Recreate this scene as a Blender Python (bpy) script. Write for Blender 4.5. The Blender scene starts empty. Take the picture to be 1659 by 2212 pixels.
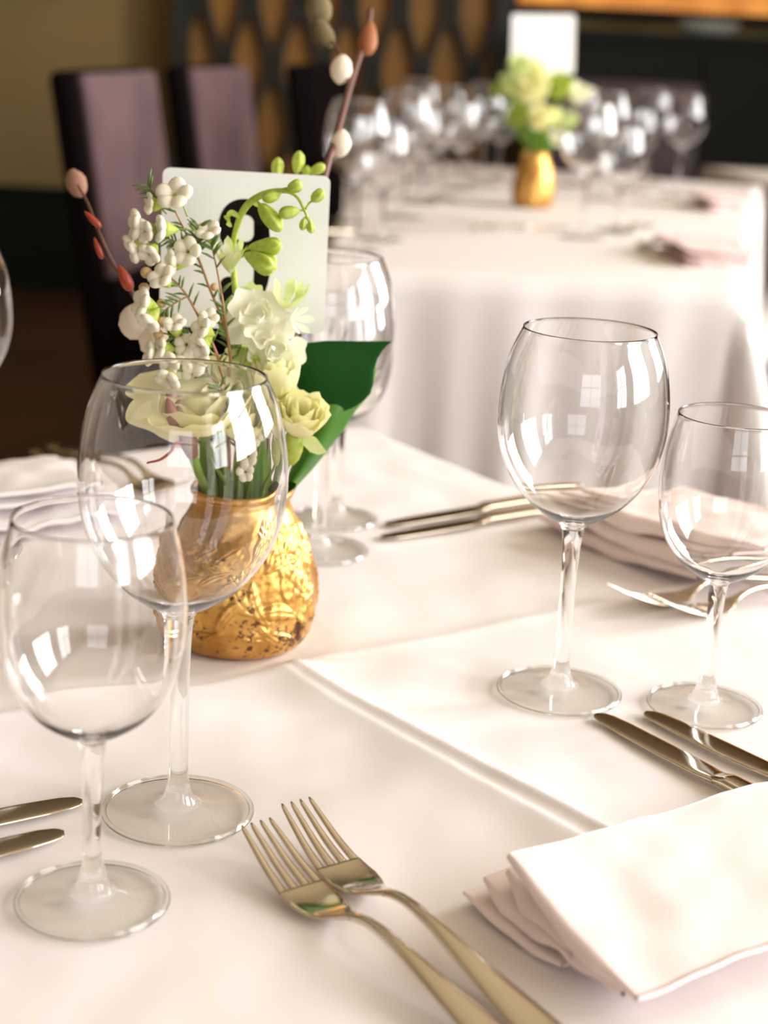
import bpy, bmesh, math, random
from mathutils import Vector, Matrix, noise
random.seed(7)
C = bpy.context.scene.collection
S = bpy.context.scene
PI = math.pi
T = 0.75                       # height of the near table top

# ------------------------------------------------------------------ camera
PITCH, ROLL, F, W, H = 0.285981, 0.052272, 3524.0, 1659, 2212
EYE = Vector((0, 0, T + 0.382))
_fw = Vector((0, math.cos(PITCH), -math.sin(PITCH))); _u0 = Vector((0, math.sin(PITCH), math.cos(PITCH))); _r0 = Vector((1, 0, 0))
_rt = _r0*math.cos(ROLL) + _u0*math.sin(ROLL); _up = -_r0*math.sin(ROLL) + _u0*math.cos(ROLL)
cd = bpy.data.cameras.new('camera'); cam = bpy.data.objects.new('camera', cd); C.objects.link(cam); S.camera = cam
cam.matrix_world = Matrix(((_rt.x, _up.x, -_fw.x, EYE.x), (_rt.y, _up.y, -_fw.y, EYE.y), (_rt.z, _up.z, -_fw.z, EYE.z), (0, 0, 0, 1)))
cd.sensor_fit = 'HORIZONTAL'; cd.sensor_width = 36; cd.lens = 36*F/W
cd.clip_start = 0.02
cd.dof.use_dof = True; cd.dof.focus_distance = 0.865; cd.dof.aperture_fstop = 8.2; cd.dof.aperture_blades = 0

# ------------------------------------------------------------------ world, lights, exposure
w = bpy.data.worlds.new('world'); S.world = w; w.use_nodes = True
w.node_tree.nodes['Background'].inputs[0].default_value = (0.85, 0.92, 1.0, 1)
w.node_tree.nodes['Background'].inputs[1].default_value = 1.5
S.view_settings.view_transform = 'Standard'; S.view_settings.look = 'None'; S.view_settings.gamma = 1.0
S.view_settings.use_curve_mapping = False
S.view_settings.exposure = 0.80
S.cycles.max_bounces = 20; S.cycles.transmission_bounces = 18; S.cycles.diffuse_bounces = 4; S.cycles.glossy_bounces = 8
S.cycles.transparent_max_bounces = 12; S.cycles.caustics_refractive = True; S.cycles.caustics_reflective = True
S.cycles.blur_glossy = 0.5; S.cycles.sample_clamp_indirect = 20.0; S.cycles.use_denoising = True
WX = 2.75                      # inner face of the window wall
WIN = [(2.7, 1.5, 0.95, 2.75), (0.25, 1.5, 0.95, 2.75), (-1.9, 1.5, 0.95, 2.75)]   # centre y, width, sill, head
for i, (cy, ww, z0, z1) in enumerate(WIN):
    ld = bpy.data.lights.new('window_daylight', 'AREA'); ld.shape = 'RECTANGLE'; ld.size = ww; ld.size_y = z1 - z0
    ld.energy = (125, 74, 38)[i]; ld.color = (1.0, 0.967, 0.95)
    lo = bpy.data.objects.new('window_daylight', ld); C.objects.link(lo)
    lo.matrix_world = Matrix.Translation((WX + 0.2, cy, (z0+z1)/2)) @ Matrix(((0, 0, 1, 0), (1, 0, 0, 0), (0, 1, 0, 0), (0, 0, 0, 1)))
# large street window in the wall behind the camera
ld = bpy.data.lights.new('front_daylight', 'AREA'); ld.shape = 'RECTANGLE'; ld.size = 2.2; ld.size_y = 1.6
ld.energy = 7; ld.color = (1.0, 0.95, 0.90)
lo = bpy.data.objects.new('front_daylight', ld); C.objects.link(lo)
lo.matrix_world = Matrix.Translation((0.2, -3.7, 1.85)) @ Matrix(((1, 0, 0, 0), (0, 0, -1, 0), (0, 1, 0, 0), (0, 0, 0, 1)))

def at(px, py, Y):
    """the place where the sight line through a photograph pixel crosses depth Y"""
    d = _fw + _rt*((px - W/2)/F) - _up*((py - H/2)/F)
    return EYE + d*(Y/d.y)
def on(px, py, z=0.0):
    d = _fw + _rt*((px - W/2)/F) - _up*((py - H/2)/F)
    return EYE + d*((T + z - EYE.z)/d.z)

# ------------------------------------------------------------------ materials
MATS = {}
def mat(name, col, rough=0.5, metal=0.0, spec=0.5, **k):
    if name in MATS: return MATS[name]
    m = bpy.data.materials.new(name); m.use_nodes = True; nt = m.node_tree
    b = nt.nodes['Principled BSDF']
    b.inputs['Base Color'].default_value = (*col, 1); b.inputs['Roughness'].default_value = rough
    b.inputs['Metallic'].default_value = metal; b.inputs['Specular IOR Level'].default_value = spec
    for kk, v in k.get('inp', {}).items(): b.inputs[kk].default_value = v
    tc = nt.nodes.new('ShaderNodeTexCoord')
    if 'var' in k:            # (scale, colour2, lo, hi) blotchy variation of the thing's own colour
        sc, c2, lo_, hi_ = k['var']
        n = nt.nodes.new('ShaderNodeTexNoise'); n.inputs['Scale'].default_value = sc; n.inputs['Detail'].default_value = 4
        nt.links.new(tc.outputs['Object'], n.inputs['Vector'])
        r = nt.nodes.new('ShaderNodeValToRGB'); r.color_ramp.elements[0].position = lo_; r.color_ramp.elements[1].position = hi_
        r.color_ramp.elements[0].color = (*c2, 1); r.color_ramp.elements[1].color = (*col, 1)
        nt.links.new(n.outputs['Fac'], r.inputs['Fac']); nt.links.new(r.outputs['Color'], b.inputs['Base Color'])
    if 'bump' in k:           # (scale, strength, distance)
        sc, st, di = k['bump']
        n = nt.nodes.new('ShaderNodeTexNoise'); n.inputs['Scale'].default_value = sc; n.inputs['Detail'].default_value = 3
        nt.links.new(tc.outputs['Object'], n.inputs['Vector'])
        bp = nt.nodes.new('ShaderNodeBump'); bp.inputs['Strength'].default_value = st; bp.inputs['Distance'].default_value = di
        nt.links.new(n.outputs['Fac'], bp.inputs['Height']); nt.links.new(bp.outputs['Normal'], b.inputs['Normal'])
    if 'trans' in k:          # translucent share for petals, leaves and thin cloth
        tr = nt.nodes.new('ShaderNodeBsdfTranslucent'); mx = nt.nodes.new('ShaderNodeMixShader')
        tr.inputs['Color'].default_value = (*k.get('tcol', col), 1); mx.inputs['Fac'].default_value = k['trans']
        nt.links.new(b.outputs[0], mx.inputs[1]); nt.links.new(tr.outputs[0], mx.inputs[2])
        nt.links.new(mx.outputs[0], nt.nodes['Material Output'].inputs['Surface'])
    MATS[name] = m; return m

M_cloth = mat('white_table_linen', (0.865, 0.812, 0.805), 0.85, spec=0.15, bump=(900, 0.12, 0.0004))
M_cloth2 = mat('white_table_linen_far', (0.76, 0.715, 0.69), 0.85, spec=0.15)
M_napkin = mat('blush_napkin_linen', (0.89, 0.75, 0.72), 0.85, spec=0.12, bump=(1100, 0.12, 0.0004))
M_glass = mat('clear_glass', (1, 1, 1), 0.0, inp={'Transmission Weight': 1.0, 'IOR': 1.48})
def thin_glass(name):         # thin foot plate: Fresnel reflection over straight transmission
    m = bpy.data.materials.new(name); m.use_nodes = True; nt = m.node_tree; nt.nodes.remove(nt.nodes['Principled BSDF'])
    tr = nt.nodes.new('ShaderNodeBsdfTransparent'); tr.inputs[0].default_value = (0.955, 0.955, 0.935, 1)
    lw = nt.nodes.new('ShaderNodeLayerWeight'); lw.inputs[0].default_value = 0.5; pw = nt.nodes.new('ShaderNodeMath'); pw.operation = 'POWER'; pw.inputs[1].default_value = 5.0
    cm = nt.nodes.new('ShaderNodeMixRGB'); cm.inputs['Color1'].default_value = (0.982, 0.98, 0.968, 1); cm.inputs['Color2'].default_value = (0.45, 0.46, 0.38, 1)
    nt.links.new(lw.outputs['Facing'], pw.inputs[0]); nt.links.new(pw.outputs[0], cm.inputs['Fac']); nt.links.new(cm.outputs[0], tr.inputs[0])
    gl = nt.nodes.new('ShaderNodeBsdfGlossy'); gl.inputs['Roughness'].default_value = 0.01
    fr = nt.nodes.new('ShaderNodeFresnel'); fr.inputs[0].default_value = 1.42; mx = nt.nodes.new('ShaderNodeMixShader')
    ge = nt.nodes.new('ShaderNodeNewGeometry'); sb = nt.nodes.new('ShaderNodeMath'); sb.operation = 'SUBTRACT'; sb.inputs[0].default_value = 1.0
    ml = nt.nodes.new('ShaderNodeMath'); ml.operation = 'MULTIPLY'
    nt.links.new(ge.outputs['Backfacing'], sb.inputs[1]); nt.links.new(fr.outputs[0], ml.inputs[0]); nt.links.new(sb.outputs[0], ml.inputs[1]); nt.links.new(ml.outputs[0], mx.inputs[0]); nt.links.new(tr.outputs[0], mx.inputs[1]); nt.links.new(gl.outputs[0], mx.inputs[2]); nt.links.new(mx.outputs[0], nt.nodes['Material Output'].inputs['Surface'])
    return m
M_foot = thin_glass('thin_clear_glass')
M_steel = mat('polished_cutlery_steel', (0.66, 0.58, 0.46), 0.13, 1.0)
M_card = mat('white_card', (0.94, 0.94, 0.92), 0.35, spec=0.5)
M_ink = mat('black_print', (0.008, 0.007, 0.006), 0.8, spec=0.1)
M_petal = mat('cream_rose_petal', (0.95, 0.91, 0.63), 0.55, spec=0.25, trans=0.35, tcol=(0.97, 0.95, 0.50), var=(60, (0.92, 0.90, 0.48), 0.3, 0.6))
M_white = mat('white_blossom_petal', (0.95, 0.93, 0.78), 0.55, spec=0.25, trans=0.3, tcol=(0.9, 0.92, 0.7))
M_wax = mat('waxflower_petal', (0.93, 0.87, 0.70), 0.35, spec=0.4, trans=0.15)
M_lime = mat('lime_green_bud', (0.42, 0.52, 0.05), 0.5, trans=0.25, tcol=(0.6, 0.75, 0.1), var=(260, (0.62, 0.68, 0.16), 0.35, 0.65))
M_pale = mat('pale_green_petal', (0.74, 0.80, 0.38), 0.5, trans=0.3, tcol=(0.8, 0.9, 0.4))
M_stem = mat('fresh_green_stem', (0.22, 0.36, 0.06), 0.5, trans=0.1)
M_needle = mat('needle_leaf_green', (0.13, 0.20, 0.05), 0.5)
M_brown = mat('brown_stem_bark', (0.36, 0.19, 0.08), 0.6)
M_twig = mat('dark_twig_bark', (0.13, 0.05, 0.035), 0.5)
M_redbud = mat('red_bud_scale', (0.36, 0.045, 0.012), 0.35)
M_tan = mat('tan_seed_bud', (0.55, 0.36, 0.17), 0.6)
M_catkin = mat('cream_catkin_fluff', (0.93, 0.82, 0.66), 0.9, bump=(500, 0.6, 0.001), trans=0.2)
M_leaf = mat('dark_glossy_leaf', (0.004, 0.068, 0.004), 0.5, spec=0.2, var=(25, (0.003, 0.055, 0.003), 0.35, 0.65))
M_leafb = mat('light_leaf_underside', (0.15, 0.36, 0.05), 0.4, trans=0.3, tcol=(0.4, 0.75, 0.08), var=(22, (0.06, 0.22, 0.03), 0.35, 0.65))
M_olive = mat('olive_catkin', (0.17, 0.13, 0.055), 0.9)
M_dirt = mat('wet_foam', (0.02, 0.03, 0.015), 0.8)
M_floor = mat('brown_wood_floor', (0.10, 0.042, 0.018), 0.45, var=(3, (0.06, 0.026, 0.012), 0.3, 0.7))
M_ceil = mat('tan_ceiling_paint', (0.55, 0.46, 0.31), 0.9)
M_wall = mat('olive_wall_paint', (0.31, 0.205, 0.075), 0.9, var=(1.2, (0.23, 0.18, 0.075), 0.3, 0.7))
M_side = mat('dark_wall_paint', (0.22, 0.17, 0.11), 0.9)
M_frame = mat('window_frame_paint', (0.5, 0.47, 0.42), 0.5)
M_skirt = mat('dark_green_wainscot', (0.008, 0.012, 0.008), 0.8, spec=0.1)
M_black = mat('black_stained_wood', (0.006, 0.007, 0.005), 0.7, spec=0.2)
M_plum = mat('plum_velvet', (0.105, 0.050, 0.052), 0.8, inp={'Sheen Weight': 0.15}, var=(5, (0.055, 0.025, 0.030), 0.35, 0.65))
M_plumdark = mat('dark_shaded_plum_velvet', (0.005, 0.003, 0.0035), 0.9, spec=0.05)  # near-black plum: shade on chair sides and lower back put into the colour
M_chairleg = mat('dark_chair_wood', (0.03, 0.018, 0.012), 0.5)
M_amber = mat('amber_panel', (0.36, 0.155, 0.022), 0.6, var=(4, (0.26, 0.12, 0.018), 0.3, 0.7))
M_lattice = mat('dark_lattice_wood', (0.014, 0.017, 0.010), 0.6)
M_table = mat('plain_table_wood', (0.35, 0.25, 0.16), 0.6)
M_grey = mat('plain_grey', (0.30, 0.31, 0.27), 0.6)
def glow(name, col, st, scale):
    m = bpy.data.materials.new(name); m.use_nodes = True; nt = m.node_tree
    b = nt.nodes['Principled BSDF']; b.inputs['Base Color'].default_value = (*col, 1)
    tc = nt.nodes.new('ShaderNodeTexCoord'); n = nt.nodes.new('ShaderNodeTexVoronoi'); n.inputs['Scale'].default_value = scale
    r = nt.nodes.new('ShaderNodeValToRGB'); r.color_ramp.elements[0].color = (1.0, 0.42, 0.06, 1); r.color_ramp.elements[1].color = (0.42, 0.11, 0.01, 1)
    r.color_ramp.elements[1].position = 0.7
    nt.links.new(tc.outputs['Object'], n.inputs['Vector']); nt.links.new(n.outputs['Distance'], r.inputs['Fac'])
    nt.links.new(r.outputs['Color'], b.inputs['Emission Color']); b.inputs['Emission Strength'].default_value = st
    return m
M_glow = glow('lit_amber_glass', (0.6, 0.3, 0.05), 0.6, 7.0)
def gold():
    m = bpy.data.materials.new('antique_gold_leaf'); m.use_nodes = True; nt = m.node_tree; b = nt.nodes['Principled BSDF']
    tc = nt.nodes.new('ShaderNodeTexCoord')
    n1 = nt.nodes.new('ShaderNodeTexNoise'); n1.inputs['Scale'].default_value = 35; n1.inputs['Detail'].default_value = 6
    r1 = nt.nodes.new('ShaderNodeValToRGB'); r1.color_ramp.elements[0].color = (0.44, 0.20, 0.036, 1); r1.color_ramp.elements[1].color = (0.76, 0.44, 0.125, 1)
    r1.color_ramp.elements[0].position = 0.35; r1.color_ramp.elements[1].position = 0.62
    n2 = nt.nodes.new('ShaderNodeTexNoise'); n2.inputs['Scale'].default_value = 190; n2.inputs['Detail'].default_value = 5; n2.inputs['Roughness'].default_value = 0.75
    n3 = nt.nodes.new('ShaderNodeTexNoise'); n3.inputs['Scale'].default_value = 32
    ad = nt.nodes.new('ShaderNodeMath'); ad.operation = 'MULTIPLY_ADD'; ad.inputs[1].default_value = 0.75
    r2 = nt.nodes.new('ShaderNodeValToRGB'); r2.color_ramp.elements[0].position = 0.715; r2.color_ramp.elements[1].position = 0.735
    n3.inputs['Detail'].default_value = 2
    sx = nt.nodes.new('ShaderNodeSeparateXYZ'); hz = nt.nodes.new('ShaderNodeMapRange')
    hz.inputs['From Min'].default_value = 0.02; hz.inputs['From Max'].default_value = 0.075; hz.inputs['To Min'].default_value = 0.275; hz.inputs['To Max'].default_value = 0.215
    m3 = nt.nodes.new('ShaderNodeMath'); m3.operation = 'MULTIPLY'; a3 = nt.nodes.new('ShaderNodeMath'); a3.operation = 'ADD'
    for n in (n1, n2, n3): nt.links.new(tc.outputs['Object'], n.inputs['Vector'])
    nt.links.new(tc.outputs['Object'], sx.inputs[0]); nt.links.new(sx.outputs['Z'], hz.inputs['Value'])
    nt.links.new(n1.outputs['Fac'], r1.inputs['Fac'])
    m3.inputs[1].default_value = 0.30; nt.links.new(n3.outputs['Fac'], m3.inputs[0])
    nt.links.new(m3.outputs[0], a3.inputs[0]); nt.links.new(hz.outputs[0], a3.inputs[1])
    ad.inputs[1].default_value = 0.5
    nt.links.new(n2.outputs['Fac'], ad.inputs[0]); nt.links.new(a3.outputs[0], ad.inputs[2]); nt.links.new(ad.outputs[0], r2.inputs['Fac'])
    mx = nt.nodes.new('ShaderNodeMixRGB'); mx.inputs['Color2'].default_value = (0.09, 0.025, 0.008, 1)
    nt.links.new(r1.outputs['Color'], mx.inputs['Color1']); nt.links.new(r2.outputs['Color'], mx.inputs['Fac'])
    nt.links.new(mx.outputs[0], b.inputs['Base Color'])
    mt = nt.nodes.new('ShaderNodeMath'); mt.operation = 'MULTIPLY_ADD'; mt.inputs[1].default_value = -0.75; mt.inputs[2].default_value = 0.78
    nt.links.new(r2.outputs['Color'], mt.inputs[0]); nt.links.new(mt.outputs[0], b.inputs['Metallic'])
    b.inputs['Roughness'].default_value = 0.34
    bp = nt.nodes.new('ShaderNodeBump'); bp.inputs['Strength'].default_value = 0.5; bp.inputs['Distance'].default_value = 0.002
    nt.links.new(n1.outputs['Fac'], bp.inputs['Height']); nt.links.new(bp.outputs['Normal'], b.inputs['Normal'])
    return m
M_gold = gold()

# ------------------------------------------------------------------ object helpers
def link(name, verts, faces, m, parent=None, smooth=True, mats=None, fm=None):
    me = bpy.data.meshes.new(name); me.from_pydata([tuple(v) for v in verts], [], faces); me.update()
    for x in (mats or [m]): me.materials.append(x)
    if fm:
        for p, k in zip(me.polygons, fm): p.material_index = k
    if smooth:
        for p in me.polygons: p.use_smooth = True
    o = bpy.data.objects.new(name, me); C.objects.link(o)
    if parent: o.parent = parent
    return o
def tag(o, label=None, cat=None, group=None, kind=None):
    if label: o['label'] = label
    if cat: o['category'] = cat
    if group: o['group'] = group
    if kind: o['kind'] = kind
    return o
def empty(name, loc=(0, 0, 0), rz=0.0):
    o = bpy.data.objects.new(name, None); C.objects.link(o); o.location = loc; o.rotation_euler = (0, 0, rz); o.empty_display_size = 0.02
    return o
def thing(name, label, cat, loc=(0, 0, 0), rz=0.0, group=None): return tag(empty(name, loc, rz), label, cat, group)
KIDS = {}
def copy_tree(o, parent=None):
    c = o.copy(); C.objects.link(c)
    if parent: c.parent = parent
    for ch in [x for x in bpy.data.objects if x.parent == o]: copy_tree(ch, c)
    return c
class MB:
    def __init__(s): s.v = []; s.f = []; s.m = []; s.k = 0
    def add(s, vs, fs):
        n = len(s.v); s.v += [tuple(v) for v in vs]; s.f += [tuple(i + n for i in f) for f in fs]; s.m += [s.k]*len(fs)
    def grid(s, P, closeu=False, flip=False):
        nu, nv = len(P), len(P[0]); fs = []
        for i in range(nu if closeu else nu - 1):
            for j in range(nv - 1):
                a, b = i, (i+1) % nu; q = (a*nv+j, b*nv+j, b*nv+j+1, a*nv+j+1)
                fs.append(q[::-1] if flip else q)
        s.add([p for r in P for p in r], fs)
    def box(s, x0, x1, y0, y1, z0, z1):
        s.add([(x, y, z) for z in (z0, z1) for y in (y0, y1) for x in (x0, x1)],
              [(0, 2, 3, 1), (4, 5, 7, 6), (0, 1, 5, 4), (2, 6, 7, 3), (0, 4, 6, 2), (1, 3, 7, 5)])
    def tube(s, pts, rad, n=8, cap=True, sub=0):
        pts = [Vector(p) for p in pts]
        if not hasattr(rad, '__len__'): rad = [rad]*len(pts)
        if sub: pts, rad = spline(pts, list(rad), sub)
        t = (pts[1]-pts[0]).normalized(); a = t.orthogonal().normalized(); P = []
        for i, p in enumerate(pts):
            t2 = (pts[min(i+1, len(pts)-1)] - pts[max(i-1, 0)]).normalized()
            a = (a - t2*a.dot(t2)).normalized(); b = t2.cross(a)
            P.append([p + (a*math.cos(2*PI*k/n) + b*math.sin(2*PI*k/n))*rad[i] for k in range(n+1)][:n])
        nv = n; vs = [q for r in P for q in r]; fs = []
        for i in range(len(P)-1):
            for k in range(n):
                fs.append((i*n+k, i*n+(k+1) % n, (i+1)*n+(k+1) % n, (i+1)*n+k))
        if cap: fs.append(tuple(range(n))[::-1]); fs.append(tuple((len(P)-1)*n+k for k in range(n)))
        s.add(vs, fs)
    def blob(s, c, r, axis=(0, 0, 1), L=1.0, n=10, m=7, shape=None, jit=0.0):
        """egg of radius r and half-length r*L along axis; shape(t) scales the radius from base to tip"""
        c = Vector(c); ax = Vector(axis).normalized(); a = ax.orthogonal().normalized(); b = ax.cross(a); P = []
        for j in range(m+1):
            t = j/m; ph = PI*t; rr = r*math.sin(ph)*(shape(t) if shape else 1)
            row = []
            for k in range(n):
                q = 1 + jit*math.sin(5*2*PI*k/n)
                row.append(c - ax*(math.cos(ph)*r*L) + (a*math.cos(2*PI*k/n) + b*math.sin(2*PI*k/n))*(rr*q))
            P.append(row)
        vs = [q for row in P for q in row]; fs = []
        for j in range(m):
            for k in range(n): fs.append((j*n+k, j*n+(k+1) % n, (j+1)*n+(k+1) % n, (j+1)*n+k))
        s.add(vs, fs)
    def build(s, name, m, parent=None, smooth=True, mats=None):
        return link(name, s.v, s.f, m, parent, smooth, mats, s.m if mats else None)
def spline(pts, rad, sub):
    P, R = [], []
    n = len(pts)
    for i in range(n-1):
        p0, p1, p2, p3 = pts[max(i-1, 0)], pts[i], pts[i+1], pts[min(i+2, n-1)]
        for k in range(sub):
            t = k/sub
            P.append(0.5*((2*p1) + (p2-p0)*t + (2*p0-5*p1+4*p2-p3)*t*t + (3*p1-p0-3*p2+p3)*t**3)); R.append(rad[i]*(1-t)+rad[i+1]*t)
    P.append(pts[-1]); R.append(rad[-1]); return P, R
def interp(tab, x):
    for (a, b), (c, d) in zip(tab, tab[1:]):
        if x <= c:
            t = (x-a)/(c-a) if c > a else 0; t = max(0, min(1, t)); return b*(1-t)+d*t
    return tab[-1][1]
def smooth_tab(tab, n):
    pts = [Vector((a, b, 0)) for a, b in tab]; P, _ = spline(pts, [0]*len(pts), n); return [(p.x, p.y) for p in P]

# ------------------------------------------------------------------ room
def struct(name, mb, m, smooth=False):
    return tag(mb.build(name, m, None, smooth), kind='structure')
XL, YB, YF, HC = -2.6, 7.0, -3.6, 3.1
b = MB(); b.box(XL-.1, WX+.3, YF-.1, YB+.1, -.1, 0); struct('floor', b, M_floor)
b = MB(); b.box(XL-.1, WX+.3, YF-.1, YB+.1, HC, HC+.1); struct('ceiling', b, M_ceil)
b = MB(); b.box(XL-.1, XL, YF, YB, 0, HC); struct('wall_left', b, M_side)
b = MB(); b.box(XL, WX, YB, YB+.1, 0, HC); struct('wall_back', b, M_wall)
b = MB(); b.box(XL, -0.9, YF-.1, YF, 0, HC); b.box(1.3, WX, YF-.1, YF, 0, HC); b.box(-0.9, 1.3, YF-.1, YF, 0, 1.05); b.box(-0.9, 1.3, YF-.1, YF, 2.65, HC); struct('wall_front', b, M_side)
b = MB(); ys = [YF]
for cy, ww, z0, z1 in sorted(WIN): ys += [cy-ww/2, cy+ww/2]
ys.append(YB)
for k in range(0, len(ys), 2): b.box(WX, WX+.12, ys[k], ys[k+1], 0, HC)
for cy, ww, z0, z1 in WIN: b.box(WX, WX+.12, cy-ww/2, cy+ww/2, 0, z0); b.box(WX, WX+.12, cy-ww/2, cy+ww/2, z1, HC)
struct('wall_right', b, M_side)
for i, (cy, ww, z0, z1) in enumerate(WIN):
    b = MB(); y0, y1 = cy-ww/2, cy+ww/2
    for a, c in ((y0, y0+.05), (y1-.05, y1), (cy-.018, cy+.018)): b.box(WX+.02, WX+.09, a, c, z0, z1)
    for a in (z0, z1-.05, z0+(z1-z0)*.33, z0+(z1-z0)*.66): b.box(WX+.03, WX+.08, y0, y1, a, a+.025)
    struct('window_%d' % (i+1), b, M_frame)
b = MB(); 
for a, c in ((-.9, -.85), (1.25, 1.3), (.17, .23)): b.box(a, c, YF-.09, YF-.02, 1.05, 2.65)
for a in (1.05, 1.8, 2.6): b.box(-.9, 1.3, YF-.08, YF-.03, a, a+.05)
struct('window_4', b, M_frame)
b = MB(); b.box(XL, 0.3, YB-.05, YB, 0, .40); b.box(XL, .3, YB-.07, YB, .40, .43); struct('trim_1', b, M_skirt)

# ogee lattice screen standing before the back wall
t = thing('lattice_screen', 'dark ogee lattice screen over amber panels on the back wall', 'screen', (0, 6.78, 0))
LX0, LX1, LZ0, LZ1 = -0.91, 0.37, 0.10, 2.6
b = MB(); b.box(LX0, LX1, .06, .09, LZ0, LZ1); b.build('backing_panel', M_amber, t, False)
b = MB()
sp, P_, amp = 0.100, 0.50, 0.037
zc = 0.985
k = 0; x = at(860, 150, 6.8).x - sp*.5 - 8*sp
while x < LX1 - .02:
    rows = []
    for j in range(140):
        z = LZ0 + (LZ1-LZ0)*j/139
        ph = math.cos(2*PI*(z - zc)/P_); ph = math.copysign(abs(ph)**1.25, ph)
        xx = x + amp*(1 if k % 2 else -1)*ph; hw = .012 + .009*(abs(ph))
        rows.append([(xx-hw, 0, z), (xx+hw, 0, z), (xx+hw, .055, z), (xx-hw, .055, z), (xx-hw, 0, z)])
    b.grid(rows); x += sp; k += 1
b.build('lattice', M_lattice, t, False)
b = MB(); b.box(LX0-.03, LX0+.03, -.02, .1, 0, LZ1+.05); b.box(LX1-.03, LX1+.04, -.02, .1, 0, LZ1+.05); b.box(LX0, LX1, -.02, .1, 0, LZ0); b.box(LX0, LX1, -.02, .1, LZ1, LZ1+.05); b.build('frame', M_lattice, t, False)

# black bar cabinet with an amber-lit shelf above it
t = thing('bar_cabinet', 'black bar cabinet along the back wall at right', 'cabinet', (0.55, 6.3, 0))
b = MB(); b.box(0, 2.1, 0, .55, .08, 1.14); b.build('body', M_black, t, False)
b = MB(); b.box(.03, 2.07, .05, .5, 0, .08); b.build('plinth', M_black, t, False)
b = MB(); b.box(-.03, 2.13, -.03, .6, 1.14, 1.18); b.build('countertop', M_black, t, False)
for k in range(4):
    b = MB(); b.box(.03+k*.52, .50+k*.52, -.02, 0, .12, 1.10); d = b.build('door', M_black, t, False)
    b = MB(); b.tube([(.46+k*.52, -.05, .62), (.46+k*.52, -.05, .78)], .007); b.build('handle', M_steel, d)
t = thing('amber_light_panel', 'glowing orange glass light panel above the black bar cabinet', 'light panel', (0.40, 6.90, 1.27))
b = MB(); b.box(.03, 2.30, .0, .06, .0, 1.0); b.build('glass', M_glow, t, False)
b = MB(); b.box(0, 2.33, -.02, .1, -.04, 0); b.box(0, .03, -.02, .1, 0, 1.03); b.box(2.30, 2.33, -.02, .1, 0, 1.03); b.box(0, 2.33, -.02, .1, 1.0, 1.04); b.build('frame', M_black, t, False)
p = at(1550, 72, 6.25)
t = thing('grey_oval', 'shallow oval grey shape on the black bar cabinet', 'dish', (p.x, 6.45, 1.18))
b = MB()  # plain grey shallow oval standing on the countertop
b.grid([[(.12*math.cos(a)*r, .07*math.sin(a)*r, z) for r, z in ((.0, .0), (.6, .0), (.9, .02), (1.0, .05), (.96, .052), (.85, .028), (.5, .008), (0, .008))] for a in [2*PI*q/32 for q in range(32)]], True)
b.build('oval_body', M_grey, t)
p = at(60, 0, 6.9)
t = thing('picture_frame', 'dark framed picture at the top left of the olive wall', 'picture', (p.x, 6.95, 1.22))
b = MB(); b.box(-.45, .13, 0, .03, 0, .05); b.box(-.45, .13, 0, .03, .65, .7); b.box(-.45, -.4, 0, .03, 0, .7); b.box(.08, .13, 0, .03, 0, .7); b.build('frame', M_black, t, False)
b = MB(); b.box(-.4, .08, .015, .03, .05, .65); b.build('picture', M_skirt, t, False)

# ------------------------------------------------------------------ chairs
def rbox(x0, x1, y0, y1, z0, z1, r, lean=0.0, seg=4, n=10):
    """rounded upholstered block, leaning back (towards -x) with height"""
    bm = bmesh.new(); bmesh.ops.create_cube(bm, size=1.0)
    for v in bm.verts:
        v.co = Vector((x0+(v.co.x+.5)*(x1-x0), y0+(v.co.y+.5)*(y1-y0), z0+(v.co.z+.5)*(z1-z0)))
    bmesh.ops.bevel(bm, geom=bm.edges[:], offset=r, segments=seg, profile=.5, affect='EDGES')
    for v in bm.verts: v.co.x -= lean*(v.co.z - z0)
    vs = [v.co.copy() for v in bm.verts]; bm.verts.index_update(); fs = [[v.index for v in f.verts] for f in bm.faces]; bm.free()
    return vs, fs
def make_chair(label):
    t = thing('high_back_chair', label, 'chair', group='plum velvet dining chairs')
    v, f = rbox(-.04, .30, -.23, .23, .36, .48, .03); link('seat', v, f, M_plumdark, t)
    v, f = rbox(-.018, .0, -.225, .225, .66, 1.03, .008, .15)
    v = [q + Vector((-.039, 0, 0)) for q in v]; link('backrest', v, f, M_plum, t)
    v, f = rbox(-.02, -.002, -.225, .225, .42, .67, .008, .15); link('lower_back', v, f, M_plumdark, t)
    v, f = rbox(-.068, -.012, -.235, .235, .38, 1.035, .02, .15); link('back_panel', v, f, M_plumdark, t)  # wraps round the sides, so their shade is painted dark
    for x, y in ((.26, .2), (.26, -.2), (-.04, .2), (-.04, -.2)):
        b = MB(); b.tube([(x, y, .38), (x, y, .2), (x*1.02, y, 0)], [.022, .019, .014], 8); b.build('leg', M_chairleg, t)
    return t
chair = make_chair('plum velvet high-back chair at left, nearer of the two side by side')
def place(o, px, py, Y, rz, label=None):
    p = at(px, py, Y); o.location = (p.x, Y, 0); o.rotation_euler = (0, 0, rz)
    if label: o['label'] = label
place(chair, 362, 600, 3.25, math.radians(-8))
c2 = copy_tree(chair); place(c2, 552, 560, 4.0, math.radians(-11), 'plum velvet high-back chair behind and to the right of the nearer plum chair')
c3 = copy_tree(chair); place(c3, 772, 420, 4.75, math.radians(-12), 'dark chair seen edge-on before the lattice screen')
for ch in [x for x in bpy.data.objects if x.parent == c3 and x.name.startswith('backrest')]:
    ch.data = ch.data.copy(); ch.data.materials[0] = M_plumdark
c4 = copy_tree(chair); place(c4, 1350, 300, 4.9, math.radians(-90), 'dark plum chair behind the far table, left of the black bar')
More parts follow.
